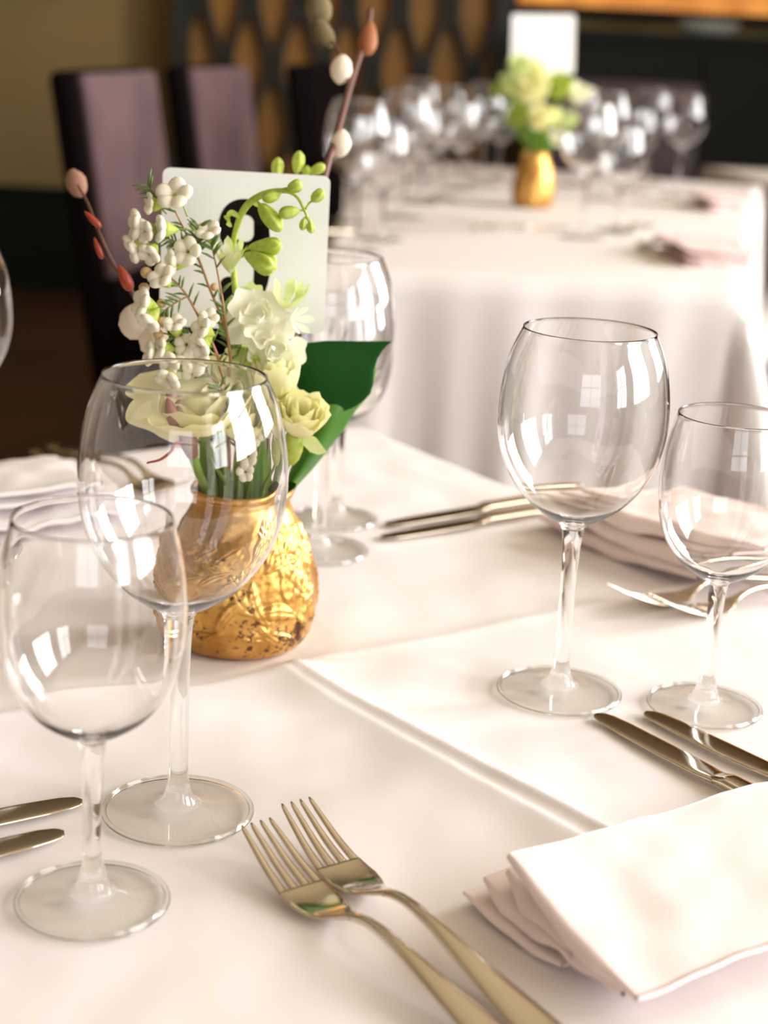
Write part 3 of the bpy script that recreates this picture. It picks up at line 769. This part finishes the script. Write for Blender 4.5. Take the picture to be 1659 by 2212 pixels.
# upright rose bud right of the glass
t = root('rose', 'half-open cream rose between the ruffled blossom and the leaf')
stem(t, [foot(.004, -.002), MOUTH+Vector((.006, -.006, 0)), at(575, 960, .965), at(585, 880, .965)])
rose(t, at(592, 886, .966), (.02, -.14, 1), .0150, .0345, seed=8, opn=.55, layers=5)
sepals(t, at(590, 886, .966), (.02, -.1, 1), .009, .012)
# small rose by the leaf
t = root('rose', 'small cream rose in front of the dark green leaf')
stem(t, [foot(.012, -.004), MOUTH+Vector((.016, -.010, 0)), at(625, 1000, .965), at(640, 935, .958)])
rose(t, at(642, 938, .957), (.16, -.50, .84), .0160, .027, seed=15, opn=.75, layers=5)
sepals(t, at(640, 940, .957), (.1, -.3, .9), .010, .010)
free_petal(t, [[at(650, 940, .955), at(668, 938, .953), at(685, 942, .953)], [at(655, 958, .951), at(675, 960, .948), at(697, 962, .949)], [at(670, 972, .951), at(688, 980, .949), at(707, 973, .95)]], (0, -.5, -.2), M_pale, .002)
b = MB(); b.blob(rel(at(632, 965, .952)), .0065, (.1, -.2, 1), 1.9); b.build('sepal', M_lime, t)
# two more cream roses low in the bunch, behind the glass
t = root('rose', 'pale cream rose low in the bunch behind the bright reflection')
stem(t, [foot(0, -.006), MOUTH+Vector((.0, -.012, 0)), at(530, 960, .957)])
rose(t, at(530, 950, .956), (.05, -.4, .9), .018, .028, M_petal, seed=21, opn=.9, layers=4)
sepals(t, at(530, 953, .956), (0, -.3, .9), .011, .010)

# ruffled white stock / larkspur stem
t = root('stock_flower', 'ruffled white blossom stem rising before the card')
stem(t, [foot(.004, .0), MOUTH+Vector((.004, -.004, 0)), at(535, 900, .975), at(522, 760, .985), at(508, 640, .99), at(503, 570, .992)], .0020, .0013)
def ruffle(c, axis, r, seed, m=M_white, n1=5, n2=5):
    M = orient(axis); c = rel(c); rnd = random.Random(seed)
    for L, (n, f, hh) in enumerate(((n1, 1.0, .22), (n2, .70, .50), (3, .42, .62))):
        for i in range(n):
            P = petal(r*f*rnd.uniform(.85, 1.15), r*hh*1.2*rnd.uniform(.7, 1.3), 4.4/n, .10+.08*(L == 0), 2*PI*i/n+L*.6+rnd.uniform(-.35, .35), .42, rnd.random()*30)
            W_ = Matrix.Rotation(rnd.uniform(-.35, .35), 3, 'X') @ Matrix.Rotation(rnd.uniform(-.35, .35), 3, 'Y')
            b = MB(); b.grid([[c + M @ (W_ @ q) for q in row] for row in P]); b.build('petal', m, t)
ruffle(at(560, 690, .966), (.05, -.93, .35), .0172, 1)
ruffle(at(592, 752, .968), (.35, -.9, .15), .0155, 2)
ruffle(at(536, 765, .972), (-.4, -.9, -.1), .011, 3, M_pale)
ruffle(at(538, 655, .975), (-.1, -.8, .6), .0100, 4, M_pale, 5, 4)
ruffle(at(532, 835, .966), (-.2, -.95, .1), .014, 10, M_petal, 5, 5)
ruffle(at(585, 905, .960), (.3, -.9, -.2), .012, 11, M_white, 5, 5)
def star(c, axis, r, h, seed, m=M_pale, n=6):
    M = orient(axis); c = rel(c); b = MB()
    for i in range(n):
        rows = []
        for a in (-1, -.5, 0, .5, 1):
            rows.append([c + M @ Vector((r*(v**.8)*math.cos(2*PI*i/n + a*.85*(1-v)**.6*math.sqrt(v+.05)), r*(v**.8)*math.sin(2*PI*i/n + a*.85*(1-v)**.6*math.sqrt(v+.05)), h*v)) for v in [q/8 for q in range(9)]])
        b.grid(rows)
    return b.build('floret', m, t)
star(at(612, 672, .972), (.25, -.45, .85), .012, .017, 5)
star(at(628, 690, .970), (.6, -.6, .1), .009, .012, 6, M_white)
star(at(497, 592, .975), (-.02, -.35, .95), .011, .020, 7, M_pale, 7)
star(at(498, 594, .974), (-.05, -.3, .95), .008, .018, 8, M_white, 6)
star(at(640, 655, .975), (.3, -.3, .9), .005, .014, 9)
# leaves on that stem and inside the bunch
def blade(parent, pts, w, m=M_stem, name='leaf', up=(0, -1, .3)):
    P, _ = spline([rel(p) for p in pts], [0]*len(pts), 6); rows = []; n = len(P)
    for i, p in enumerate(P):
        tdir = (P[min(i+1, n-1)]-P[max(i-1, 0)]).normalized(); s_ = tdir.cross(Vector(up)).normalized(); ww = w*math.sin(PI*min(1, .06+.94*i/(n-1)))**.7
        rows.append([p + s_*ww*k + Vector(up).normalized()*(-abs(k)*ww*-.35) for k in (-1, -.5, 0, .5, 1)])
    b = MB(); b.grid(rows); return b.build(name, m, parent)
blade(t, [at(505, 775, .972), at(512, 735, .968), at(525, 700, .966)], .0035)
blade(t, [at(500, 640, .985), at(478, 690, .98), at(492, 740, .975)], .0022)
blade(t, [at(520, 820, .966), at(545, 790, .962), at(560, 770, .96)], .004, M_lime)
blade(t, [at(560, 800, .966), at(540, 830, .962), at(515, 830, .96)], .006, M_pale)
# arching green bud spray
t = root('larkspur_spray', 'lime green arching spray of closed buds crossing the black numeral')
arc = [foot(.002, .004), MOUTH+Vector((.0, .0, 0)), at(528, 800, .985), at(510, 640, .988), at(503, 560, .985), at(509, 500, .98), at(530, 448, .976), at(568, 420, .972), at(612, 412, .97), at(640, 424, .968), at(658, 455, .966), at(670, 486, .966)]
P = [rel(p) for p in arc]; b = MB(); b.tube(P, [.0022, .0022, .002, .0019, .0018, .0018, .0022, .0020, .0015, .0010, .0009, .0007], 10, True, 6); b.build('stem', M_lime, t)
def bud(parent, p0, p1, r, m=M_lime, j=.10, name='bud', back=None, trumpet=False):
    a, c_ = rel(p0), rel(p1); ax = (c_-a); L = ax.length
    b = MB()
    sh = (lambda q: .35+1.15*q**1.2) if trumpet else (lambda q: (.72+.5*q) if q < .7 else 1.07-.35*(q-.7))
    b.blob((a+c_)/2, r, ax, L/2/r, 30, 14, sh, j)
    if back is not None: b.tube([rel(back), (rel(back)+a)/2+Vector((0, 0, .001)), a+ax*.08], [.0007, .0006, .0009], 6, True, 3)
    b.build(name, m, parent)
Yb = .966
bud(t, at(560, 440, .972), at(607, 499, .962), .0050, back=at(548, 432, .974))
bud(t, at(606, 420, .968), at(566, 430, .964), .0034, back=at(612, 414, .97))
bud(t, at(622, 408, .968), at(652, 397, .964), .0038, back=at(606, 413, .97))
bud(t, at(648, 455, .966), at(602, 462, .962), .0038, back=at(661, 461, .966))
bud(t, at(674, 435, .966), at(698, 411, .962), .0035, back=at(660, 452, .966))
bud(t, at(656, 472, .966), at(653, 498, .964), .0022, back=at(664, 474, .966))
bud(t, at(669, 478, .966), at(673, 504, .964), .0025, back=at(666, 470, .966))
bud(t, at(535, 535, .972), at(606, 530, .958), .0052, M_lime, .20, back=at(507, 560, .984), trumpet=True)
bud(t, at(528, 548, .972), at(592, 578, .956), .0066, M_lime, .20, back=at(506, 575, .984), trumpet=True)
for a_, c_ in (((496, 478), (488, 465)), ((500, 490), (490, 480)), ((545, 436), (560, 448))): blade(t, [at(*a_, .978), at((a_[0]+c_[0])/2-3, (a_[1]+c_[1])/2-4, .976), at(*c_, .976)], .0015, M_lime)
blade(t, [at(520, 470, .976), at(500, 460, .974), at(490, 472, .974)], .0018, M_lime)
# bud spray peeking above the card
t = root('larkspur_spray', 'lime green buds peeking over the top edge of the card')
stem(t, [foot(.004, .012), MOUTH+Vector((.008, .02, 0)), at(600, 760, 1.06), at(640, 520, 1.07), at(650, 385, 1.07)], .0018, .0008, M_lime)
bud(t, at(597, 385, 1.066), at(601, 340, 1.062), .0040, back=at(640, 420, 1.07))
bud(t, at(641, 376, 1.066), at(647, 326, 1.062), .0040, back=at(645, 400, 1.07))
bud(t, at(668, 374, 1.066), at(702, 357, 1.062), .0034, back=at(650, 398, 1.07))
bud(t, at(655, 374, 1.068), at(668, 364, 1.062), .0030, back=at(648, 395, 1.07))

# waxflower sprigs
def wax_flower(parent, c, axis, r=.0068, seed=0):
    r *= 1.08
    M = orient(axis); c0 = rel(c); rnd = random.Random(seed)
    b = MB(); rows = []
    for k in range(14):
        a = 2*PI*k/14; rows.append([c0 + M @ Vector((q*math.cos(a), q*math.sin(a), z)) for q, z in ((.0008, -.0085), (.0024, -.0058), (.0044, -.0018), (.0050, .0008), (.0036, .0014), (.0006, .0008))])
    b.grid(rows, True); cal = b.build('calyx', M_lime, parent)
    b = MB()
    for i in range(5):
        a = 2*PI*i/5+rnd.uniform(-.1, .1)+seed; d = Vector((math.cos(a), math.sin(a), .35+rnd.uniform(-.1, .1)))
        cc_ = c0 + M @ (Vector((math.cos(a), math.sin(a), 0))*r*.60 + Vector((0, 0, .0022)))
        ax = M @ Vector((-.45*math.cos(a), -.45*math.sin(a), 1))
        b.blob(cc_, r*.52, ax, .58, 12, 7)
    b.build('petals', M_wax, parent)
def needles(mb, P, n, L, rnd, ang=.9):
    for k in range(n):
        i = rnd.randint(0, len(P)-2); f = rnd.random(); p = P[i]*(1-f)+P[i+1]*f
        td = (P[i+1]-P[i]).normalized(); side = td.cross(Vector((rnd.uniform(-.4, .4), 1, rnd.uniform(-.4, .4)))).normalized()*rnd.choice((-1, 1))
        d = (td*math.cos(ang)+side*math.sin(ang)).normalized(); d.y += rnd.uniform(-.25, .05)
        LL = L*rnd.uniform(.6, 1.1)
        mb.tube([p, p+d*LL*.5+Vector((0, 0, .0005)), p+d*LL], [.0005, .0008, .0002], 5)
def sprig(label, stems, flowers, buds_, nn, seed):
    t = root('waxflower_sprig', label); rnd = random.Random(seed)
    b = MB(); g_ = MB(); 
    for pts, r0, r1 in stems:
        P = [rel(at(*q)) if len(q) == 3 else rel(Vector(q[:3])) for q in pts]
        b.tube(P, [r0+(r1-r0)*i/(len(P)-1) for i in range(len(P))], 7, True, 5)
        needles(g_, spline(P, [0]*len(P), 5)[0][2:], nn, .0095, rnd)
    b.build('stem', M_brown, t)
    g = MB()
    for (x, y, Y, ax, r), (jx, jy) in flowers:
        wax_flower(t, at(x, y, Y), ax, r, x*.37)
        M = orient(ax); g.tube([rel(at(jx, jy, Y+.004)), rel(at((x+jx)/2+3, (y+jy)/2-3, Y+.003)) , rel(at(x, y, Y)) + M @ Vector((0, 0, -.0075))], [.0006, .0005, .0007], 6, True, 4)
    for x, y, Y, r, jx, jy in buds_:
        bb = MB(); a0, a1 = rel(at(x, y, Y)), rel(at(jx, jy, Y+.003)); bb.blob(a0, r, a0-a1, 1.05, 10, 7); bb.build('seed_bud', M_tan, t)
        g.tube([a1, (a0+a1)/2+Vector((0, 0, .001)), a0], [.0006, .0006, .0012], 6, True, 3)
    g.build('flower_stalks', M_stem, t)
    g_.build('needles', M_needle, t)
Lf, Up, Dn, Fr = (-1, -.35, .05), (-.05, -.5, .85), (-.2, -.5, -.8), (-.2, -1, .1)
sprig('tall waxflower sprig before the left half of the card',
    [([(500, 1010, .965), (498, 850, .962), (497, 760, .962), (480, 690, .964), (452, 620, .966), (425, 550, .967), (400, 500, .968), (378, 455, .968)], .0013, .0005),
     ([(497, 770, .962), (487, 690, .958), (476, 620, .957), (464, 560, .958), (455, 525, .96)], .0009, .0004),
     ([(425, 550, .967), (392, 528, .964), (355, 512, .962)], .0006, .0004),
     ([(427, 560, .967), (428, 520, .965), (430, 490, .965)], .0005, .0004),
     ([(360, 450, .965), (340, 425, .965), (320, 400, .965)], .0007, .0004)],
    [((378, 425, .957, (-.15, -.7, .7), .0098), (405, 468)), ((300, 487, .960, Lf, .0085), (350, 492)), ((355, 495, .955, Lf, .0072), (425, 500)), ((293, 535, .960, (-.9, -.3, -.4), .0080), (352, 512)),
     ((330, 440, .966, Lf, .0060), (360, 462)), ((452, 505, .964, (-.2, -.5, .8), .0070), (460, 540)), ((408, 545, .960, (-.3, -.9, .3), .0080), (425, 560)), ((378, 568, .962, Lf, .0075), (415, 562)), ((318, 498, .955, (-.6, -.7, -.1), .0068), (350, 500)), ((325, 545, .955, (-.3, -.8, -.5), .0065), (350, 515))],
    [(463, 620, .958, .0024, 478, 640)], 24, 2)
sprig('lower waxflower sprig leaning left over the big glass rim',
    [([(500, 1000, .960), (492, 850, .955), (470, 770, .953), (440, 705, .953), (405, 640, .953), (375, 605, .952), (350, 592, .952)], .0012, .0005),
     ([(470, 770, .953), (420, 740, .948), (375, 725, .947)], .0008, .0004),
     ([(490, 840, .955), (440, 800, .948), (400, 790, .946)], .0008, .0004),
     ([(405, 640, .953), (370, 660, .95), (345, 680, .949)], .0006, .0004)],
    [((352, 602, .945, (-.35, -.6, .6), .0075), (372, 615)), ((313, 655, .945, (-.8, -.5, .3), .0080), (350, 670)), ((325, 690, .943, (-.5, -.5, -.7), .0078), (345, 670)), ((378, 705, .942, (-.1, -.5, .85), .0062), (395, 725)),
     ((440, 712, .944, (-.7, -.6, .5), .0070), (455, 750)), ((437, 742, .944, (-.6, -.6, -.5), .0070), (460, 765)), ((330, 765, .945, (-.9, -.3, .2), .0068), (380, 770)), ((365, 812, .940, (-.3, -.7, -.6), .0075), (410, 795)),
     ((352, 752, .944, (-.8, -.5, .2), .0065), (395, 760)), ((425, 780, .945, (-.2, -.95, .2), .0078), (445, 800)), ((395, 790, .946, (-.3, -.9, -.2), .0070), (440, 800)), ((405, 745, .948, (-.3, -.9, .2), .0068), (430, 750)), ((370, 780, .943, (-.4, -.8, -.2), .0066), (400, 785)), ((452, 690, .95, (.0, -.9, .5), .0055), (455, 720))],
    [(316, 589, .950, .0034, 350, 604), (311, 622, .950, .0031, 345, 618), (351, 695, .944, .0030, 375, 712), (342, 722, .944, .0030, 372, 726), (349, 655, .952, .0028, 372, 650)], 22, 4)
sprig('small waxflower sprig low behind the wine glass bowl',
    [([(530, 1020, .955), (520, 960, .95), (508, 900, .948), (500, 840, .948)], .0010, .0005), ([(508, 900, .948), (490, 860, .946), (478, 830, .946)], .0006, .0004)],
    [((545, 985, .945, (-.1, -.9, .3), .0062), (530, 1000)), ((560, 940, .945, (.3, -.9, .1), .0055), (535, 975)), ((538, 1018, .946, (0, -.95, .1), .0055), (525, 1010))], [], 14, 6)

# willow twigs
def catkin(parent, p, ax, r, L=1.5, m=M_catkin):
    b = MB(); b.blob(rel(p), r, ax, L, 16, 12, lambda q: .8+.35*math.sin(PI*q)); 
    b.v = [tuple(Vector(v)*(1)+Vector((1, 1, 1))*.0007*noise.noise(Vector(v)*900)) for v in b.v]
    b.build('catkin', m, parent)
def pod(parent, p0, p1, r, m=M_redbud):
    a, c_ = rel(p0), rel(p1); ax = c_-a; b = MB(); b.blob((a+c_)/2, r, ax, ax.length/2/r, 12, 10, lambda q: 1.25-.9*q); b.build('red_bud', m, parent)
t = root('willow_twig', 'dark twig with red buds reaching out at the left of the bouquet', 'twig')
stem(t, [foot(-.008, .004), MOUTH+Vector((-.010, .004, 0)), at(385, 870, .99), at(330, 740, 1.0), at(290, 640, 1.0), at(245, 570, 1.0), at(213, 500, 1.0), at(190, 440, 1.03), at(168, 400, 1.10)], .0026, .0007, M_twig)
stem(t, [at(258, 590, 1.0), at(235, 565, 1.0), at(222, 552, 1.0)], .0007, .0005, M_twig, 'side_shoot')
pod(t, at(283, 628, .998), at(256, 572, .996), .0044); pod(t, at(221, 560, .998), at(203, 512, .998), .0024); pod(t, at(218, 492, 1.0), at(182, 456, 1.0), .0026)
catkin(t, at(165, 396, 1.12), (-.4, 0, 1), .0062, 1.6, mat('pinkish_brown_catkin', (0.30, 0.15, 0.10), 0.9))
catkin(t, at(296, 695, .992), (-.3, -.3, .6), .0100, 1.15); catkin(t, at(333, 735, .99), (-.2, -.3, 1), .0082, 1.6)
t = root('willow_twig', 'long red-brown twig with pale catkins rising behind the card', 'twig')
tw = [foot(.006, .01), MOUTH+Vector((.018, .018, 0)), at(622, 800, 1.06), at(640, 700, 1.07), at(672, 520, 1.09), at(703, 370, 1.12), at(725, 300, 1.15), at(755, 190, 1.21), at(792, 70, 1.28), at(800, 20, 1.30)]
stem(t, tw, .0030, .0022, M_twig)
catkin(t, at(737, 310, 1.145), (.1, 0, 1), .0060, 1.6); catkin(t, at(737, 150, 1.22), (.1, 0, 1), .0070, 1.5); pod(t, at(790, 115, 1.255), at(800, 45, 1.285), .009, mat('dull_orange_bud', (0.30, 0.10, 0.03), 0.7))
catkin(t, at(688, 20, 1.27), (-.2, 0, 1), .009, 1.4, M_olive); catkin(t, at(700, 72, 1.26), (-.6, 0, .8), .006, 2.0, M_olive)
stem(t, [at(756, 188, 1.21), at(735, 120, 1.24), at(712, 80, 1.26), at(690, 30, 1.27)], .0012, .0008, M_twig, 'side_shoot')
t = root('bud_twig', 'thick brown opening bud on a green stem low at the left of the bouquet', 'twig')
stem(t, [foot(-.012, -.008), MOUTH+Vector((-.020, -.008, -.004)), at(428, 1015, .955), at(414, 975, .945)], .0026, .0032, M_stem)
b = MB(); b.tube([rel(at(418, 985, .946)), rel(at(408, 955, .942)), rel(at(396, 915, .938)), rel(at(386, 880, .936)), rel(at(390, 862, .936))], [.0034, .0056, .0050, .0036, .0008], 14, True, 6); b.build('bud', mat('brown_bud_husk', (0.23, 0.115, 0.065), 0.6), t)
b = MB(); b.blob(rel(at(370, 890, .934)), .0050, (-.35, 0, 1), 1.9, 12, 9, lambda q: 1.3-.9*q); b.build('husk_scale', mat('red_brown_husk', (0.27, 0.085, 0.05), 0.5), t)
stem(t, [at(398, 955, .938), at(378, 958, .934), at(368, 975, .930), at(345, 992, .928), at(320, 998, .928), at(314, 1000, .928)], .0012, .0005, M_redbud, 'curled_stalk')

# big leaf rolled around and folded over
t = root('folded_leaf', 'broad dark green leaf folded over at the right of the bouquet', 'leaf')
rows = []
LB = [(737, 700, 848), (742, 655, 841), (748, 640, 834), (757, 622, 826), (775, 622, 815), (800, 628, 807), (830, 640, 806), (850, 650, 799), (865, 662, 785), (877, 680, 768), (884, 705, 752), (889, 728, 738)]
for y, xl, xr in LB:
    row = []
    for k in range(17):
        f = k/16; x = xl+(xr-xl)*f; bulge = math.sin(PI*f)*.004*math.sin(PI*min(1, (y-725)/175)); row.append(rel(at(x, y, 1.005 - bulge - .05*(y-737)/3524)))
    rows.append(row)
b = MB(); b.grid([[p for p in r] for r in zip(*rows)]); o = b.build('blade', M_leaf, t)
md = o.modifiers.new('thickness', 'SOLIDIFY'); md.thickness = .0005; md.offset = -1
rows = []
LB = [(738, 690, 800), (800, 650, 812), (850, 655, 800), (885, 668, 768), (930, 662, 740), (975, 645, 705), (1015, 628, 672), (1050, 616, 640), (1075, 612, 628)]
for y, xl, xr in LB:
    row = []
    for k in range(15):
        f = k/14; x = xl+(xr-xl)*f; d = math.sin(PI*f)*(.016 if y > 870 else .006); row.append(rel(at(x, y, 1.012 - d + .002)))
    rows.append(row)
b = MB(); b.grid([[p for p in r] for r in zip(*rows)]); o = b.build('rolled_base', M_leafb, t)
md = o.modifiers.new('thickness', 'SOLIDIFY'); md.thickness = .0005; md.offset = -1
# small foliage at the mouth of the vase
t = root('foliage_tuft', 'small tuft of green leaves and stalks at the mouth of the gold vase', 'leaves')
rnd = random.Random(11)
for k in range(44):
    a = rnd.uniform(0, 2*PI); r = rnd.uniform(.004, .024); p = MOUTH + Vector((r*math.cos(a), r*math.sin(a), -.03)); q = MOUTH + Vector((r*1.15*math.cos(a), r*1.0*math.sin(a), rnd.uniform(.012, .05)))
    if k % 4: blade(t, [p, (p+q)/2, q], rnd.uniform(.0022, .0045), rnd.choice((M_stem, M_leafb, M_lime)), 'leaf')
    else: stem(t, [p, (p+q)/2+Vector((.001, 0, 0)), q+Vector((0, 0, .01))], .0019, .0014, rnd.choice((M_stem, M_lime)), 'stalk')
blade(t, [at(600, 1062, .975), at(622, 1052, .965), at(640, 1046, .955)], .003, M_leaf)
b = MB(); lathe(b, [(0.0001, .086), (.0285, .084)], 40); o = b.build('wet_foam', M_dirt, None); o.location = (VX, VY, T); tag(o, 'dark wet foam inside the mouth of the near gold vase', 'foam')

# ------------------------------------------------------------------ far table setting
pv = on(1145, 442, .06)
VF = Vector((pv.x, pv.y*.985, 0))
v2 = copy_tree(vase); v2.location = (VF.x, VF.y, T2); v2['label'] = 'small gold vase on the far table, out of focus'; v2.rotation_euler = (0, 0, 2.0); v2.scale = (.87, .87, 1.04)
t = thing('number_card', 'blurred white card standing above the far gold vase', 'table number', (VF.x, VF.y, T2))
sh = Vector((VF.x, VF.y, T2)); Yc = VF.y+.03
b = MB(); cs = [at(1106, 30, Yc), at(1243, 32, Yc), at(1240, 160, Yc), at(1102, 160, Yc)]
def cp2(u, v, off): p = (cs[0]*(1-u)+cs[1]*u)*(1-v)+(cs[3]*(1-u)+cs[2]*u)*v-sh; p.y += off; return p
b.add([cp2(*q, 0) for q in ol]+[cp2(*q, .001) for q in ol], [tuple(range(nn))[::-1], tuple(range(nn, 2*nn))]+[(k, (k+1) % nn, nn+(k+1) % nn, nn+k) for k in range(nn)])
b.build('card', M_card, t, False)
b = MB(); b.tube([cp2(.5, .98, .002), Vector((0, 0, .06))], .0015, 6); b.build('pick', M_brown, t)
ORG = Vector((VF.x, VF.y, T2+.045))
def root2(name, label, cat='flower', group=None): return thing(name, label, cat, tuple(ORG), 0, group)
far = [(1150, 205, 40, M_petal, -.03, 'cream rose at the middle of the far bouquet'), (1175, 262, 36, M_petal, -.04, 'cream rose low in the far bouquet above the vase'),
       (1100, 190, 30, M_pale, -.02, 'pale green blossom at the left of the far bouquet'), (1215, 195, 34, M_lime, -.01, 'lime blossom at the right of the far bouquet under the card'),
       (1250, 205, 28, M_white, .0, 'white blossom at the right tip of the far bouquet'), (1125, 150, 30, M_pale, -.02, 'pale blossom touching the card corner of the far bouquet'),
       (1120, 255, 26, M_lime, -.02, 'lime blossom low at the left of the far bouquet'), (1215, 262, 28, M_pale, -.02, 'pale green blossom low at the right of the far bouquet'),
       (1165, 165, 30, M_petal, -.01, 'cream blossom just under the far card'), (1205, 300, 22, M_white, -.02, 'white blossom beside the neck of the far vase'),
       (1080, 195, 20, M_lime, .0, 'outermost lime blossom at the left of the far bouquet')]
for i, (x, y, r, m, dy, lab) in enumerate(far):
    t = root2('blossom', lab); Y = VF.y+dy; c_ = at(x, y+12, Y); rr_ = r/3524*Y
    stem(t, [Vector((VF.x, VF.y, T2+.06)), (Vector((VF.x, VF.y, T2+.12))*.6+c_*.4), c_], .002, .002)
    rose(t, c_, (random.uniform(-.4, .4), -.6, .7), rr_*.95, rr_*1.25, m, i+40, .9, 3)
t = root2('foliage_tuft', 'green leaves around the blossoms of the far bouquet', 'leaves')
for k in range(30):
    a = rnd.uniform(0, 2*PI); q = Vector((VF.x, VF.y, T2+.105)) + Vector((math.cos(a)*rnd.uniform(.01, .065), math.sin(a)*.035, rnd.uniform(.02, .12)))
    p = Vector((VF.x, VF.y, T2+.10)); blade(t, [p, (p+q)/2+Vector((0, 0, .008)), q], rnd.uniform(.004, .009), rnd.choice((M_stem, M_lime, M_leafb)))
# glasses on the far table: (pixel of the foot, depth) read off the highlights
fg = [('r', 765, 545), ('w', 822, 520), ('r', 868, 470), ('w', 905, 440), ('r', 950, 432), ('w', 990, 410), ('r', 1040, 400), ('w', 1075, 385), ('r', 900, 388), ('w', 1010, 375),
      ('r', 1255, 515), ('w', 1330, 500), ('r', 1300, 432), ('w', 1370, 415), ('r', 1395, 395), ('r', 1462, 425), ('r', 1240, 400), ('w', 1300, 385), ('w', 745, 480)]
names_ = ['nearest at its left end', 'beside the nearest', 'third from its left end', 'behind the left row', 'left of the far bouquet', 'between the back glasses', 'just left of the far vase', 'tucked behind the far bouquet', 'at its rear left edge', 'at its rear, left of the vase',
          'just right of the far vase', 'in the right-hand cluster, front', 'in the right-hand cluster, middle', 'in the right-hand cluster, behind', 'at the right with the brightest highlight', 'rightmost, before the black bar', 'behind the vase at right', 'behind the vase further right', 'partly behind the card twig']
for (k, x, y), nm in zip(fg, names_):
    p = on(x, y, .06)
    if k == 'r': glass(red, p.x, p.y, 'blurred large wine glass on the far table, '+nm, T2, 'wine glasses on the far table')
    else: glass(wht, p.x, p.y, 'blurred small wine glass on the far table, '+nm, T2, 'wine glasses on the far table')
# folded napkins and cutlery over there
def far_napkin(px, py, label, s=1.0, ang=0.3):
    p = on(px, py, .066); a = Vector((math.cos(ang), math.sin(ang), 0)); n_ = Vector((-a.y, a.x, 0)); L = []
    for q in range(3): o = p + Vector((0, 0, .012*q-.0)); L.append((o-n_*.04*s, o-n_*.04*s+a*.12*s, o+n_*.16*s+a*.12*s, o+n_*.16*s, .010, .002))
    t = napkin(label, L, mat('pink_napkin_linen', (0.80, 0.60, 0.58), 0.85)); return t
far_napkin(1465, 562, 'pale pink napkin at the near right corner of the far table', .95, a2)
far_napkin(1520, 450, 'napkin at the right side of the far table, farther back', .8, a2)
def lay2(o, p, q, label):
    lay(o, o2(*p, .06), o2(*q, .06), .06, label)
lay2(copy_tree(fork), (1380, 545), (1560, 480), 'blurred fork left of the pink napkin on the far table')
lay2(copy_tree(fork), (1330, 510), (1480, 470), 'blurred fork near the front of the far table')
lay2(copy_tree(knife), (1360, 440), (1480, 445), 'blurred knife toward the back right of the far table')
lay2(copy_tree(knife), (880, 505), (730, 505), 'blurred knife on the far table beside the number card')
lay2(copy_tree(knife), (1245, 495), (1130, 496), 'blurred knife in the middle of the far table front')
